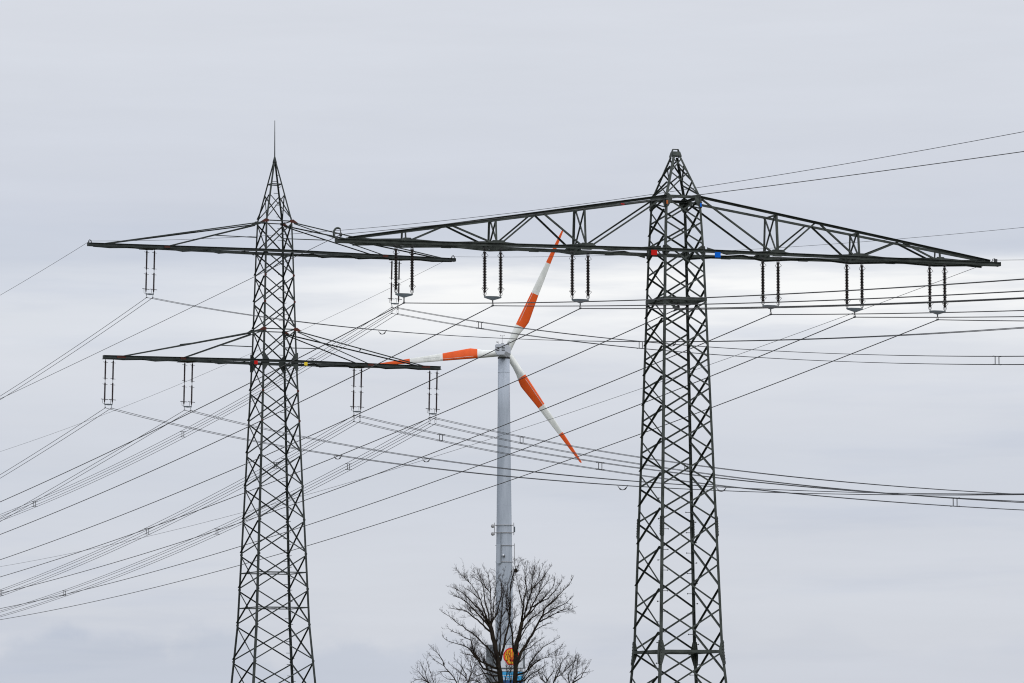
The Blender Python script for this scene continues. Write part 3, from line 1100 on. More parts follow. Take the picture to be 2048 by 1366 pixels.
def bundle(key, sl, sr, spl, spr, txt):
    A = FAR[key]
    quad = key[0] == 'q'
    l, r = span(A, dir_away(P2), sl, 260), span(A, dir_near(P2), sr, 300)
    root = empty('conductor_bundle', A)
    tag(root, ('four wire' if quad else 'twin wire') + ' conductor bundle hanging from ' + txt, 'cable', 'conductor bundles of the two level pylon')
    lat = V((math.cos(P2['yaw']), math.sin(P2['yaw']), 0))
    h = 0.225
    for a in (-1, 1):
        for b in ((-1, 1) if quad else (0,)):
            m = MB()
            m.tube([p - A for p in both(A, l, r, lat * (a * h) + V((0, 0, b * 0.222)))], 0.018, 5)
            m.build('wire', M['wire2'], root, True)
    for sp, xs in ((l, spl), (r, spr)):
        for x in xs:
            s = s_at_px(A, sp, x)
            d, b, c, _ = sp
            p = d * s + V((0, 0, b * s + c * s * s))
            m = MB()
            if quad:
                for q in (-1, 1):
                    m.tube([p + lat * (q * 0.095) + d * (q * 0.04) + V((0, 0, -0.222)), p + lat * (q * 0.095) + d * (q * 0.04) + V((0, 0, 0.222))], 0.026, 5)
                    m.tube([p - lat * 0.25 + V((0, 0, q * 0.222)), p + lat * 0.25 + V((0, 0, q * 0.222))], 0.020, 5)
                    for e in (-1, 1):
                        c0 = p + lat * (e * h) + V((0, 0, q * 0.222))
                        m.tube([c0 - d * 0.09, c0 + d * 0.09], 0.030, 5)
                m.build('spacer', M['fitting'], root)
            else:
                pts = []
                for k in range(9):
                    t = -1 + k / 4
                    pts.append(p + d * (t * 0.42) + lat * (t * 0.1) + V((0, 0, -0.23 * (1 - abs(t) ** 2.2))))
                m.tube(pts, [0.018, 0.02, 0.045, 0.024, 0.022, 0.024, 0.045, 0.02, 0.018], 5)
                m.tube([p - lat * h, p + lat * h], 0.02, 5)
                m.build('spacer', M['fitting'], root)


bundle('t1', [(257, 625), (180, 678), (0, 796)], [(520, 632), (765, 660), (1000, 676.5), (1285, 684.7), (1440, 683.5), (1696, 675), (2048, 654.7)], [], [765, 1344],
       'the outer half of the upper crossarm')
bundle('t2', [(107, 886), (0, 953.5)], [(300, 837), (620, 902.5), (676, 911), (1020, 950), (1245, 972.5), (1440, 982), (1560, 986.6), (2048, 988)], [], [676, 1245],
       'the lower crossarm end farthest from the nearer pylon')
bundle('t3', [(320, 855), (150, 952), (67, 1002), (0, 1040.5)], [(382, 822.5), (620, 876), (853, 915), (920, 926), (1160, 954), (1440, 975), (2048, 987)], [], [853, 1442],
       'the lower crossarm just outside its red plate')
bundle('q1', [(366, 868.7), (300, 902), (70.7, 1007.6), (0, 1035.6)], [(958, 651.5), (1200, 681), (1282, 690), (1440, 702.5), (1690, 715.5), (2048, 721)], [624, 366, 70.7], [960, 1282, 1995],
       'the upper crossarm beside the ribbed insulators')
bundle('q2', [(551, 931), (296.2, 1061.6), (5, 1184.6)], [(882, 877), (1160, 927), (1200, 933.5), (1440, 962), (1560, 974), (1908, 1003), (2048, 1014)], [551, 296, 5], [882, 1200, 1908],
       'the lower crossarm between yellow plate and end')
bundle('q3', [(697, 933.7), (434.7, 1062.4), (132, 1185.6), (0, 1228)], [(1043, 881), (1160, 902), (1373, 935), (1560, 958.5), (1824, 980), (2048, 999)], [697, 435, 132], [1043, 1372],
       'the lower crossarm end next to the wind turbine')

# ------------------------------------------------------------------ wind turbine
TD = FOC / 13
tb = at(1007.9, 900, TD)
turb = empty('wind_turbine', (tb.x, tb.y, 0))
tag(turb, 'white wind turbine with orange banded blades on a pale grey tower', 'wind turbine')
ztw = lambda y: at(1007, y, TD).z
m = MB()
m.lathe([(0, 1.62), (ztw(1300), 1.40), (ztw(1110), 1.235), (ztw(1050), 1.17), (ztw(820), 0.965), (ztw(717), 0.90)], 40)
tower = m.build('tower', M['tower'], turb, True)
for y in (745, 860, 968, 1010, 1180, 1310):
    z = ztw(y)
    r_ = np.interp(z, [0, ztw(1300), ztw(1110), ztw(1050), ztw(820), ztw(717)], [1.62, 1.40, 1.235, 1.17, 0.965, 0.90])
    m = MB()
    m.lathe([(z - 0.035, r_ - 0.02), (z - 0.03, r_ + 0.012), (z + 0.03, r_ + 0.012), (z + 0.035, r_ - 0.02)], 40)
    m.build('flange_ring', M['tower'], tower, True)
m = MB()
m.lathe([(ztw(717.5), 0.94), (ztw(714), 0.94)], 32)
m.build('yaw_bearing', M['dark'], turb, True)
NY = R(-8.5)                                           # the rotor points away and a little to the side
ax = V((math.sin(-NY), math.cos(NY), 0))
sd = V((math.cos(NY), math.sin(NY), 0))
zn = ztw(702.5)


def nc(s, f, z):
    return sd * s + ax * f + V((0, 0, zn + z))


m = MB()
secs = []
for f, sw, up_, dn in ((-3.4, 0.80, 0.80, -0.80), (-3.3, 0.86, 0.86, -0.92), (-0.9, 0.92, 0.90, -1.02), (1.4, 0.88, 0.86, -0.95), (2.1, 0.66, 0.66, -0.68)):
    ch = 0.16
    secs.append([nc(x, f, z) for x, z in ((-sw, up_ - ch), (-sw + ch, up_), (sw - ch, up_), (sw, up_ - ch), (sw, dn * 0.35), (sw * 0.62, dn), (-sw * 0.62, dn), (-sw, dn * 0.35))])
m.sweep(secs)
nac = m.build('nacelle', M['nacelle'], turb)
for cx in (-0.40, 0.42):
    for row in range(3):
        m = MB()
        z = 0.28 - row * 0.215
        m.plate([nc(cx - 0.24, -3.41, z - 0.05), nc(cx + 0.24, -3.41, z - 0.05), nc(cx + 0.24, -3.41, z + 0.05), nc(cx - 0.24, -3.41, z + 0.05)], 0.03, -ax)
        m.build('louvre', M['dark'], nac)
for x, f in ((0.05, -1.6), (0.62, 0.2)):
    m = MB()
    m.box(nc(x, f, 1.0), 0.45, 0.45, 0.14)
    m.build('roof_hatch', M['dark'], nac)
m = MB()
m.tube([nc(0.02, -1.7, 0.9), nc(0.02, -1.7, 2.32)], 0.035, 5)
m.tube([nc(-0.28, -1.7, 2.24), nc(0.32, -1.7, 2.24)], 0.03, 5)
for q in (-0.28, 0.32):
    m.tube([nc(q, -1.7, 2.2), nc(q, -1.7, 2.38)], 0.05, 5)
m.build('wind_mast', M['dish'], nac)
for x, q in ((-0.62, -1), (0.75, 1)):
    m = MB()
    m.tube([nc(x, -1.2, 0.85), nc(x + q * -0.05, -1.2, 1.15), nc(x + q * 0.12, -1.2, 1.25), nc(x + q * 0.3, -1.2, 1.25)], 0.035, 5)
    for e in (0.1, 0.28):
        m.tube([nc(x + q * e, -1.2, 1.22), nc(x + q * e, -1.2, 1.45)], 0.045, 5)
    m.build('warning_light', M['fitting'], nac)
HUBF = 3.0
m = MB()
secs = []
for f, r_ in ((1.9, 0.5), (2.4, 0.62), (3.4, 0.62), (4.0, 0.45), (4.4, 0.2), (4.5, 0.03)):
    secs.append([nc(r_ * math.cos(2 * math.pi * k / 16), f, r_ * math.sin(2 * math.pi * k / 16)) for k in range(16)])
m.sweep(secs)
m.build('hub', M['nacelle'], turb, True)
hubc = at(1013.2, 704.5, TD + HUBF)
hub0 = hubc - turb.location
BR = 20.85
for ang in (64.9, 184.6, 303.9):
    d = sd * math.cos(R(ang)) + V((0, 0, math.sin(R(ang))))
    e = d.cross(ax).normalized()                      # in the rotor plane
    if (sd * math.sin(R(ang)) - V((0, 0, math.cos(R(ang))))).dot(e) < 0:
        e = -e                                        # bulge on the clockwise side
    #      r/R   chord behind axis, chord before axis, thickness
    st = [(0.00, 0.52, 0.52, 1.04), (0.06, 0.54, 0.54, 1.06), (0.12, 0.56, 0.53, 1.0), (0.18, 0.74, 0.53, 0.8), (0.218, 0.98, 0.52, 0.64), (0.270, 1.20, 0.50, 0.52), (0.30, 1.16, 0.48, 0.46),
          (0.40, 0.96, 0.44, 0.36), (0.482, 0.80, 0.40, 0.28), (0.62, 0.62, 0.35, 0.2), (0.732, 0.46, 0.29, 0.14), (0.87, 0.31, 0.23, 0.10), (0.95, 0.20, 0.17, 0.06), (0.988, 0.15, 0.14, 0.04), (1.0, 0.07, 0.09, 0.02)]
    # add band edges exactly
    m = MB()
    secs, n = [], 18
    for rr, cb, cf, th in st:
        tw = R(16) * (1 - rr) ** 1.5
        ce, ca = e * math.cos(tw) + ax * math.sin(tw), ax * math.cos(tw) - e * math.sin(tw)
        q = []
        for k in range(n):
            a = 2 * math.pi * k / n
            cx = math.cos(a)
            x = cx * (cb if cx > 0 else cf)
            y = math.sin(a) * th / 2 * (1 - 0.45 * max(0, cx) * min(1, max(0, (rr - 0.1) * 6)))
            q.append(hub0 + d * (rr * BR) + ce * x + ca * y)
        secs.append(q)
    for k in range(len(secs) - 1):
        mid = (st[k][0] + st[k + 1][0]) / 2
        m.cur = 1 if (0.218 < mid < 0.482 or mid > 0.732) else 0
        m.add(secs[k] + secs[k + 1], [(i, (i + 1) % n, n + (i + 1) % n, n + i) for i in range(n)])
    m.cur = 1
    m.add(secs[-1], [tuple(range(n))])
    m.cur = 0
    m.add(secs[0], [tuple(range(n))])
    bl = m.build('blade', [M['blade'], M['orange']], turb, True)
    # lightning strip lines along the blade
    m = MB()
    for off_, r0, r1 in ((-0.12, 0.20, 0.50), (0.30, 0.50, 0.63)):
        p = [hub0 + d * (r_ * BR) + e * off_ - ax * 0.36 * (1 - r_ * 0.9) for r_ in (r0, r1)]
        m.bar(p[0], p[1], 0.04, 0.02, ax)
    m.build('seam_strip', M['blade'], bl)

# antenna carrier round the tower
trunk_z = ztw(1058)
an = empty('antenna_mount', (turb.location.x, turb.location.y, trunk_z))
tag(an, 'ring shaped antenna carrier with two round dishes clamped round the turbine tower', 'antenna')
for y in (1050.5, 1065.5):
    z = ztw(y) - trunk_z
    m = MB()
    m.tube([(1.32 * math.cos(R(k * 15)), 1.32 * math.sin(R(k * 15)), z) for k in range(25)], 0.055, 5)
    m.tube([(1.30, -0.2, z), (1.54, -0.3, z)], 0.05, 5)
    m.tube([(-1.30, -0.2, z), (-1.52, -0.3, z)], 0.05, 5)
    m.build('ring', M['dish'], an)
for x in (-1.49, 1.50):
    m = MB()
    m.tube([(x, -0.3, ztw(1070.5) - trunk_z), (x, -0.3, ztw(1045.5) - trunk_z)], 0.06, 6)
    m.build('post', M['dish'], an)
for y in (1052.5, 1068):
    m = MB()
    c = V((-1.74, -0.45, ztw(y) - trunk_z))
    nn = V((-0.35, -0.93, 0.0)).normalized()
    t1 = V((0, 0, 1)).cross(nn).normalized()
    secs = [[c + nn * f + (t1 * math.cos(2 * math.pi * k / 14) + V((0, 0, math.sin(2 * math.pi * k / 14)))) * r_ for k in range(14)] for f, r_ in ((-0.22, 0.05), (-0.15, 0.2), (0, 0.29), (0.06, 0.29), (0.07, 0.02))]
    m.sweep(secs)
    m.build('dish', M['dish'], an, True)
m = MB()
m.box((1.60, -0.3, ztw(1059) - trunk_z), 0.22, 0.2, 0.85)
m.build('panel_antenna', M['galv'], an)
lz = ztw(1108)
la = empty('antenna_mount', (turb.location.x, turb.location.y, lz))
tag(la, 'lower antenna carrier with upright rod and cable duct on turbine tower', 'antenna')
for y in (1091, 1124):
    m = MB()
    m.tube([(1.33 * math.cos(R(180 + k * 10)), 1.33 * math.sin(R(180 + k * 10)), ztw(y) - lz) for k in range(19)] + [(1.58, -0.1, ztw(y) - lz)], 0.05, 5)
    m.build('ring', M['dish'], la)
m = MB()
m.tube([(1.58, -0.1, ztw(1127) - lz), (1.58, -0.1, ztw(1087) - lz)], 0.06, 6)
m.build('post', M['dish'], la)
m = MB()
m.box((-0.86, -1.22, ztw(1108) - lz), 0.62, 0.25, 3.0)
m.build('cable_duct', M['tower'], la)
m = MB()
m.box((-0.49, -1.30, ztw(1096) - lz), 0.09, 0.12, 4.8)
m.build('cable', M['sign_grey'], la)
m = MB()
m.lathe([(-0.18, 0.05), (-0.15, 0.16), (0.1, 0.16), (0.18, 0.05)], 10, (-0.12, -1.42, ztw(1111) - lz))
m.build('camera_dome', M['sign_white'], la, True)
m = MB()
m.box((0.03, -1.40, ztw(1113) - lz), 0.14, 0.14, 0.4)
m.build('camera_bracket', M['dark'], la)

# ------------------------------------------------------------------ petrol station sign tower
SD = FOC / 18
sp0 = at(1001, 1310, SD)
sz = lambda y: at(1010, y, SD).z
SA = R(30.6)
sign = empty('sign_tower', (sp0.x, sp0.y, 0), SA)     # local x along the front face, local y along the side face
tag(sign, 'tall square petrol station sign with yellow and red shell emblem behind the tree', 'sign')
SWD = 3.16


def sbox(name, z0, z1, mt, x0=0.0, x1=SWD, y0=0.0, y1=SWD, par=None):
    m = MB()
    m.box(((x0 + x1) / 2, (y0 + y1) / 2, (z0 + z1) / 2), x1 - x0, y1 - y0, z1 - z0)
    return m.build(name, mt, par or sign)


zt, zb_ = sz(1288.5), sz(1337)
body = sbox('sign_box', zb_, zt, M['sign_grey'])
sbox('face_panel', zb_ + 0.10, zt - 0.06, M['sign_white'], 0.05, SWD - 0.30, -0.03, -0.004, body)
sbox('side_panel', zb_ + 0.10, zt - 0.06, M['sign_grey'], -0.03, -0.004, 0.08, SWD - 0.08, body)  # shade of this side put into the colour: dark grey beside the white front
sbox('frame_strip', sz(1342), zb_ - 0.06, M['sign_white'], 0.10, SWD - 0.28, 0.08, SWD - 0.1)
z2 = sz(1342.5)
low = sbox('sign_box', z2 - 3.2, z2, M['sign_grey'])
tag(low, 'lower sign box with cyan and blue panels')
sbox('cyan_panel', sz(1350), sz(1343.3), M['sign_cyan'], 0.08, SWD - 0.34, -0.03, -0.004, low)
sbox('divider_strip', sz(1351.3), sz(1350.2), M['sign_white'], 0.08, SWD - 0.34, -0.03, -0.004, low)
sbox('lettered_panel', sz(1360.5), sz(1351.5), M['sign_cyan'], 0.08, SWD - 0.34, -0.03, -0.004, low)
sbox('navy_panel', sz(1372), sz(1360.8), M['sign_navy'], 0.08, SWD - 0.34, -0.03, -0.004, low)
sbox('white_panel', z2 - 3.1, sz(1372.3), M['sign_white'], 0.08, SWD - 0.34, -0.03, -0.004, low)
sbox('mast', 0, z2 - 3.2, M['sign_white'], 0.5, SWD - 0.5, 0.5, SWD - 0.5)
# emblem: scalloped fan with ribs and a foot
cx, cz, ER = 1.37, sz(1312), 0.94


def fan(scale, scal, foot):
    pts = []
    n = 70
    for k in range(n + 1):
        a = R(-38 + 256 * k / n)
        r_ = ER * scale * (1 + scal * (abs(math.sin(k / n * math.pi * 7)) - 0.5))
        x, z = 1.10 * r_ * math.cos(a), 0.98 * r_ * math.sin(a)
        pts.append((x, z))
    pts += [(-0.58 * ER * foot, -0.86 * ER * foot), (-0.52 * ER * foot, -1.02 * ER * foot), (0.52 * ER * foot, -1.02 * ER * foot), (0.58 * ER * foot, -0.86 * ER * foot)]
    return pts


m = MB()
m.plate([(cx + x, -0.045, cz + z) for x, z in fan(1.0, 0.03, 1.0)], 0.02, (0, -1, 0))
emb = m.build('shell_emblem', M['sign_red'], body)
m = MB()
pts = fan(0.84, 0.04, 0.86)
m.plate([(cx + x, -0.066, cz + z) for x, z in pts], 0.016, (0, -1, 0))
m.build('shell_field', M['sign_yellow'], emb)
m = MB()
for a in (32, 58, 79, 101, 122, 148):
    x0, z0 = 0.16 * math.cos(R(a)), -0.62 + 0.05 * math.sin(R(a))
    x1, z1 = 0.86 * ER * math.cos(R(a)) * 1.05, 0.80 * ER * math.sin(R(a))
    if z1 < 0.45:
        z1 *= 0.8
    m.bar((cx + x0, -0.080, cz + z0), (cx + x1, -0.080, cz + z1), 0.075, 0.012, (0, 1, 0))
m.build('shell_ribs', M['sign_red'], emb)
# pale strokes of the lettering on the blue panel
m = MB()
zz0, zz1 = sz(1359.5), sz(1353)
x = 0.30
for k, wd in enumerate((0.07, 0.20, 0.07, 0.20, 0.20, 0.07, 0.22, 0.20)):
    hgt = zz1 if k in (0, 2, 5) else zz0 + (zz1 - zz0) * 0.68
    if wd < 0.1:
        m.box((x + wd / 2, -0.040, (zz0 + hgt) / 2), wd, 0.012, hgt - zz0)
    else:
        for q in (0.025, wd - 0.025):
            m.box((x + q, -0.040, (zz0 + hgt) / 2), 0.05, 0.012, hgt - zz0)
        m.box((x + wd / 2, -0.040, hgt - 0.03), wd - 0.10, 0.010, 0.055)
    x += wd + 0.075
m.build('letter_strokes', M['sign_white'], low)

# ------------------------------------------------------------------ bare trees
PXM = 50.0


class Tree:
    """bare tree grown from a few traced limbs: limbs branch into twigs of their own all round"""

    def __init__(s, name, Y, label, seed, group='bare winter trees'):
        s.Y, s.rng = Y, random.Random(seed)
        s.nodes, s.tw = [], MB()
        s.k = FOC / Y
        s.name, s.label, s.group = name, label, group
        s.limbs = []

    def depth_at(s, x, y):
        best, bd = 0.0, 1e9
        for (a, b, d, r) in s.nodes:
            q = (a - x) ** 2 + (b - y) ** 2
            if q < bd:
                best, bd = d, q
        return best

    def limb(s, pts, r0, r1, slope=None, twigs=True, dens=1.0, name='limb'):
        rng = s.rng
        d0 = s.depth_at(*pts[0]) if s.nodes else 0.0
        if slope is None:
            slope = rng.uniform(-0.75, 0.75)
        # resample and roughen
        P = [(pts[0][0], pts[0][1])]
        for (xa, ya), (xb, yb) in zip(pts, pts[1:]):
            ln = math.hypot(xb - xa, yb - ya)
            n = max(1, int(ln / 7))
            for k in range(1, n + 1):
                t = k / n
                j = 0.9 if k < n else 0.5
                P.append((xa + (xb - xa) * t + rng.uniform(-j, j), ya + (yb - ya) * t + rng.uniform(-j, j)))
        out, rad = [], []
        tot = 0
        for i, (x, y) in enumerate(P):
            if i:
                tot += math.hypot(x - P[i - 1][0], y - P[i - 1][1]) / s.k
            t = i / (len(P) - 1)
            d = d0 + slope * tot + rng.uniform(-0.01, 0.01)
            r_ = r0 + (r1 - r0) * t ** 0.8
            s.nodes.append((x, y, d, r_))
            out.append(at(x, y, s.Y + d))
            rad.append(r_)
        s.limbs.append((name, out, rad))
        if twigs:
            s.sprout(out, rad, dens)
            if len(out) > 7:
                for _ in range(int(rng.uniform(1.4, 3.6) * dens)):
                    s.branchlet(out, rad, dens)

    def branchlet(s, pts, rad, dens):
        """a side branch half as strong as its limb, bending upwards"""
        rng = s.rng
        i = rng.randint(int(len(pts) * 0.15), int(len(pts) * 0.68))
        d = (pts[i] - pts[i - 1]).normalized()
        v = V((rng.gauss(0, 1), rng.gauss(0, 1), rng.gauss(0, 0.6))).normalized()
        v = (d + v * 0.62).normalized()
        ln = rng.uniform(0.40, 0.95)
        n = 7
        q, P, Rr = pts[i].copy(), [pts[i].copy()], [rad[i] * 0.5]
        for k in range(n):
            v = (v + V((rng.gauss(0, 0.10), rng.gauss(0, 0.10), rng.gauss(0.05, 0.08)))).normalized()
            q = q + v * (ln / n)
            P.append(q.copy())
            Rr.append(rad[i] * 0.5 + (0.006 - rad[i] * 0.5) * (k + 1) / n)
        s.tw.tube(P, Rr, 5)
        s.sprout(P, Rr, 0.8 * dens)

    def sprout(s, pts, rad, dens):
        rng = s.rng
        n = len(pts)
        for i in range(1, n):
            t = i / (n - 1)
            seg = (pts[i] - pts[i - 1]).normalized()
            if rng.random() < (0.72 + 0.4 * t) * dens:
                for _ in range(1 if t < 0.45 else 2):
                    s.twig(pts[i], seg, rng.uniform(0.18, 0.62) * (1.15 - 0.75 * t), min(rad[i] * 0.45, 0.008), 0)
        s.twig(pts[-1], (pts[-1] - pts[-2]).normalized(), rng.uniform(0.12, 0.25), rad[-1] * 0.7, 1, 0.15)

    def twig(s, p, d, ln, r, lev, spread=0.75):
        rng = s.rng
        v = V((rng.gauss(0, 1), rng.gauss(0, 1), rng.gauss(0, 1)))
        v = (d + v.normalized() * spread + V((0, 0, 0.12))).normalized()
        n = 4
        pts, rr = [p], [r]
        q = p.copy()
        for k in range(n):
            v = (v + V((rng.gauss(0, 0.13), rng.gauss(0, 0.13), rng.gauss(0.05, 0.13)))).normalized()
            q = q + v * (ln / n)
            pts.append(q.copy())
            rr.append(r + (0.0022 - r) * (k + 1) / n)
        s.tw.tube(pts, rr, 3)
        if lev < 2:
            m_ = 4 if lev == 0 else 2
            for k in range(m_):
                i = rng.randint(1, n)
                s.twig(pts[i], v, ln * rng.uniform(0.35, 0.62), max(rr[i] * 0.72, 0.0034), lev + 1, 0.7)

    def finish(s, base):
        root = empty(s.name, base)
        tag(root, s.label, 'tree', s.group)
        for name, out, rad in s.limbs:
            m = MB()
            m.tube([p - base for p in out], rad, 7)
            m.build(name, M['bark'], root, True)
        s.tw.v = [tuple(V(p) - base) for p in s.tw.v]
        tag(s.tw.build('crown', M['twig'], root), kind='stuff')
        return root


YT = 180.0
T = Tree('bare_tree', YT, 'big bare winter tree with two forked stems in front of the sign', 11)
T.limb([(1016, 1640), (1015, 1560), (1014, 1470)], 0.30, 0.22, 0, False, name='trunk')
T.limb([(1014, 1472), (1008, 1420), (1003, 1366), (997, 1330), (990, 1290), (984, 1262), (979, 1248)], 0.135, 0.085, -0.02, False, name='trunk')
T.limb([(1014, 1472), (1024, 1420), (1030, 1366), (1031, 1330), (1032, 1290), (1040, 1263), (1043.6, 1244)], 0.125, 0.075, 0.05, False, name='trunk')
B_ = [
    ([(984, 1262), (978, 1252), (961, 1233), (935, 1206), (921, 1196), (907, 1191)], .045, .010),
    ([(985, 1266), (972, 1256), (955, 1240), (933, 1222.5), (919, 1219), (901, 1217)], .045, .010),
    ([(979, 1250), (972.5, 1241), (964, 1224), (946, 1207), (933, 1193), (921, 1183), (907, 1176)], .045, .009),
    ([(979, 1248), (974, 1238), (967, 1219), (961, 1200), (945.6, 1186), (930, 1176)], .045, .009),
    ([(961, 1200), (950, 1180), (936, 1160), (930, 1152)], .022, .008),
    ([(979, 1249), (977, 1226), (970, 1203), (967, 1177), (964, 1164), (955, 1142)], .042, .008),
    ([(981, 1249), (982.5, 1212), (981, 1186), (967, 1169), (946, 1153)], .038, .008),
    ([(981, 1186), (979.5, 1165), (977, 1149), (969, 1140.5)], .020, .007),
    ([(983, 1250), (987.7, 1214), (990, 1183), (993.6, 1169), (985, 1150)], .034, .007),
    ([(983, 1247), (995, 1224), (999.5, 1205), (1003, 1185), (1002, 1165), (995, 1147)], .036, .007),
    ([(997, 1330), (985, 1306), (970, 1290), (956, 1276), (938.5, 1262), (914, 1245), (899, 1233), (885, 1225)], .045, .008),
    ([(998, 1338), (987, 1335), (962, 1323), (948, 1305), (942, 1281), (927, 1274), (921, 1268), (909, 1265), (897.5, 1257.6)], .05, .009),
    ([(999, 1348), (966, 1336.6), (954, 1317), (937, 1295.6), (917, 1288), (908, 1286), (895, 1282), (888, 1275)], .05, .009),
    ([(962, 1323), (944.5, 1311), (932, 1309), (925, 1307)], .026, .012),
    ([(1002, 1350), (985, 1352), (968, 1346), (955, 1352), (938, 1340)], .04, .010),
    ([(1000, 1322), (1006, 1300), (1010, 1279), (1017.5, 1244), (1020, 1229), (1017, 1200), (1009, 1185), (1004, 1172)], .06, .008),
    ([(1020, 1229), (1020, 1205), (1020, 1182), (1025, 1155), (1031, 1138), (1029, 1124)], .04, .008),
    ([(996, 1308), (992, 1290), (996, 1262), (1004, 1235), (1012, 1220), (1016, 1200)], .036, .008),
    ([(999, 1312), (999.5, 1290), (1002, 1247), (1005, 1212), (1006.5, 1188), (1003, 1165), (1008, 1146)], .034, .007),
    ([(1031, 1322), (1026, 1290), (1025, 1267), (1020, 1244), (1016, 1225), (1012, 1195), (1018, 1160)], .05, .009),
    ([(1043.6, 1244), (1053.5, 1232), (1063.5, 1213), (1077, 1187), (1083, 1162), (1088, 1150)], .055, .008),
    ([(1041, 1252), (1046, 1222), (1048.6, 1195), (1053.5, 1176), (1050, 1151), (1050, 1135), (1043.6, 1125)], .045, .007),
    ([(1050, 1135), (1054, 1130)], .010, .006),
    ([(1043, 1245), (1046, 1213), (1040, 1187), (1034, 1165), (1031, 1148.6)], .035, .007),
    ([(1049, 1236), (1051, 1217), (1062, 1188), (1064.7, 1161), (1069.7, 1130)], .034, .007),
    ([(1052, 1222), (1055, 1204.6), (1064.7, 1178), (1086, 1156), (1098, 1138.7)], .032, .007),
    ([(1068.5, 1176), (1078, 1151), (1086, 1130)], .018, .006),
    ([(1077, 1187), (1097, 1161)], .024, .008),
    ([(1031, 1338), (1042, 1305), (1052, 1290), (1069.7, 1258), (1081, 1238), (1091, 1216), (1124.4, 1183), (1135.6, 1172), (1145.6, 1156)], .075, .009),
    ([(1082, 1234), (1102, 1219.5), (1132, 1206), (1142, 1196)], .032, .008),
    ([(1079.6, 1244), (1099.5, 1233), (1119.5, 1222), (1134, 1217), (1143, 1223)], .032, .008),
    ([(1040, 1262), (1047, 1257), (1060, 1239), (1090, 1217), (1106, 1200)], .035, .009),
    ([(1054, 1231), (1061, 1224.5), (1089.6, 1194.6), (1106, 1176), (1109.5, 1157)], .032, .008),
    ([(1066, 1214), (1074.7, 1207), (1096, 1197), (1115, 1176), (1122, 1162)], .03, .008),
    ([(1069, 1262), (1084.6, 1252), (1098, 1247)], .022, .008),
    ([(1031, 1310), (1037, 1285), (1046, 1266), (1058, 1246), (1068, 1228)], .04, .010),
    ([(1030, 1352), (1050, 1344.6), (1054.7, 1340), (1064, 1320), (1073, 1308), (1087, 1294), (1098, 1287), (1112, 1279)], .042, .008),
    ([(1054.7, 1340), (1072.5, 1325), (1081, 1319), (1096.6, 1313.6), (1098, 1306.6)], .030, .009),
    ([(1042, 1304), (1058, 1296), (1075, 1283), (1082, 1278)], .022, .007),
    ([(1030, 1364), (1048, 1362), (1060, 1350), (1076, 1342), (1090, 1330)], .04, .009),
    ([(1004, 1364), (985, 1366), (968, 1370), (950, 1360), (935, 1364)], .04, .009),
    ([(1003, 1385), (986, 1372), (972, 1352), (962, 1336), (950, 1326)], .035, .008),
    ([(1002, 1376), (990, 1360), (976, 1340), (970, 1322), (960, 1312)], .032, .008),
    ([(1000, 1344), (988, 1322), (980, 1300), (972, 1288)], .030, .008),
    ([(1030, 1390), (1046, 1376), (1058, 1360), (1070, 1350), (1086, 1346)], .035, .008),
    ([(1030, 1376), (1046, 1358), (1060, 1336), (1066, 1318), (1078, 1300)], .032, .008),
    ([(1032, 1330), (1046, 1316), (1056, 1304), (1068, 1298)], .028, .008),
    ([(1004, 1392), (1010, 1366), (1014, 1344), (1012, 1324), (1017, 1308)], .03, .007),
    ([(1029, 1392), (1021, 1370), (1019, 1350), (1023, 1332), (1020, 1318)], .03, .007),
]
for pts, a, b in B_:
    T.limb(pts, a, b, name='branch')
T.finish(at(1016, 1602, YT) * 1.0 if False else V((at(1016, 1600, YT).x, YT, 0.0)))

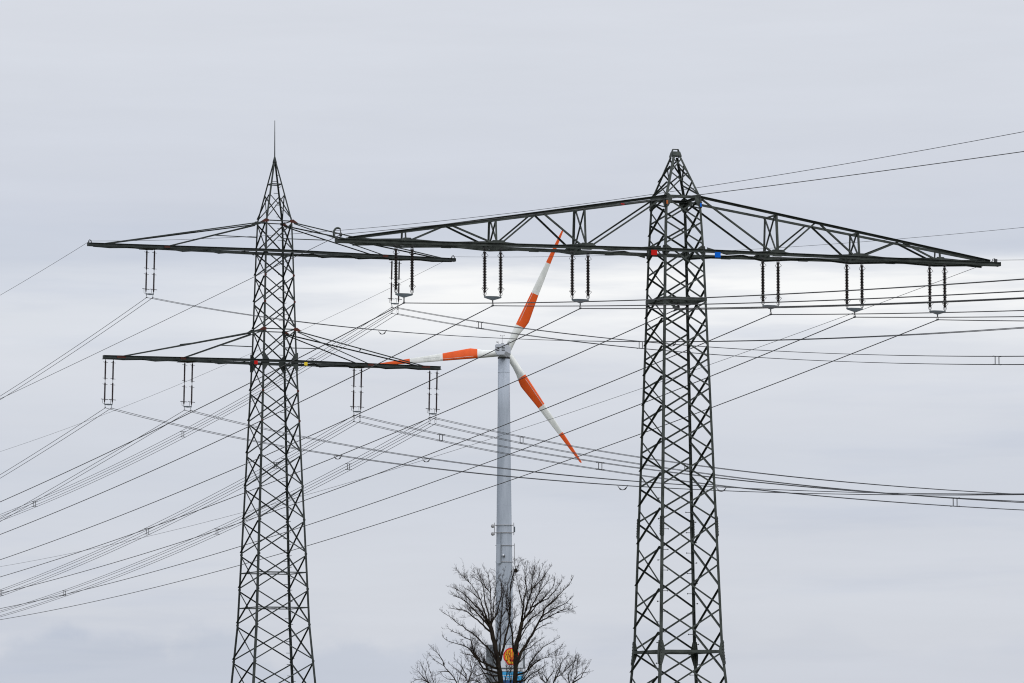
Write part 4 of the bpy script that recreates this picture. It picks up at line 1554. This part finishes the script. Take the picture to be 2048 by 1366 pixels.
TL = Tree('bare_tree', 196.0, 'low thin bare tree fanning out beside the big tree, under the farther wires', 5)
TL.limb([(905, 1590), (905, 1500), (903, 1440)], 0.16, 0.11, 0, False, name='trunk')
for pts, a, b in [
    ([(903, 1442), (914, 1395), (913, 1365), (909, 1355.6), (888, 1332), (871, 1322), (862, 1312.6)], .055, .009),
    ([(887.7, 1330), (885.6, 1321), (875, 1306), (863, 1296)], .026, .008),
    ([(903, 1442), (880, 1400), (857, 1365), (849, 1342), (842, 1329)], .05, .008),
    ([(857, 1366), (841, 1347), (833.7, 1338)], .03, .008),
    ([(858, 1366), (845, 1360), (833, 1359), (825, 1364)], .024, .008),
    ([(903, 1440), (885, 1395), (867, 1364.5), (862, 1348), (857.6, 1336.5), (853.5, 1319)], .045, .008),
    ([(903, 1436), (925, 1390), (936, 1365), (931, 1356), (915.7, 1340.6), (900, 1329)], .045, .008),
    ([(932, 1357), (932, 1348), (922.5, 1332), (910, 1319)], .028, .008),
    ([(911, 1360), (895, 1358), (885, 1352)], .022, .008),
    ([(897, 1343), (885, 1343), (875, 1349)], .02, .008),
    ([(936, 1365), (944, 1345), (940, 1325), (948, 1310)], .03, .008),
    ([(913, 1372), (920, 1352), (924, 1338)], .02, .008),
]:
    TL.limb(pts, a, b, name='branch', dens=1.2)
TL.finish(V((at(905, 1588, 196).x, 196.0, 0.0)))

TR = Tree('bare_tree', 192.0, 'low bare tree with upright rods between the big tree and nearer pylon', 23)
TR.limb([(1118, 1590), (1118, 1500), (1117, 1440)], 0.17, 0.12, 0, False, name='trunk')
for pts, a, b in [
    ([(1117, 1442), (1108, 1400), (1107, 1366), (1114, 1354), (1127.6, 1344), (1147, 1325), (1156, 1317)], .055, .009),
    ([(1117, 1440), (1136, 1400), (1145, 1366), (1153, 1350), (1154, 1334), (1156, 1318)], .05, .008),
    ([(1145, 1366), (1162, 1355), (1170, 1341), (1174, 1330)], .034, .008),
    ([(1107, 1380), (1092, 1366), (1098, 1355), (1107, 1344), (1106, 1330)], .036, .008),
    ([(1112, 1356), (1120, 1340), (1122, 1326), (1135, 1312)], .028, .007),
    ([(1107, 1366), (1112, 1346), (1118, 1334), (1112, 1322)], .03, .008),
    ([(1140, 1376), (1136, 1352), (1144, 1336), (1146, 1320)], .03, .007),
    ([(1128, 1344), (1132, 1332), (1140, 1322)], .02, .007),
    ([(1150, 1358), (1165, 1346), (1176, 1344)], .02, .008),
    ([(1100, 1376), (1082, 1358), (1074, 1340), (1066, 1334)], .034, .008),
    ([(1096, 1362), (1085, 1346), (1088, 1332)], .022, .008),
]:
    TR.limb(pts, a, b, name='branch', dens=1.2)
TR.finish(V((at(1118, 1588, 192).x, 192.0, 0.0)))

# dark twig nest in the top of the big tree
nb = at(1032, 1141, YT + T.depth_at(1031, 1140))
m = MB()
rn = random.Random(3)
for k in range(90):
    v = V((rn.gauss(0, 1), rn.gauss(0, 1), rn.gauss(0, 1))).normalized()
    a = v * rn.uniform(0.02, 0.075)
    w_ = V((rn.gauss(0, 1), rn.gauss(0, 1), rn.gauss(0, 1))).normalized()
    m.tube([a - w_ * 0.045, a, a + w_ * 0.045 + v * 0.02], 0.008, 3)
o = m.build('nest', M['nest'], None, False, nb)
tag(o, 'small dark ball shaped nest high in the big bare tree', 'nest')
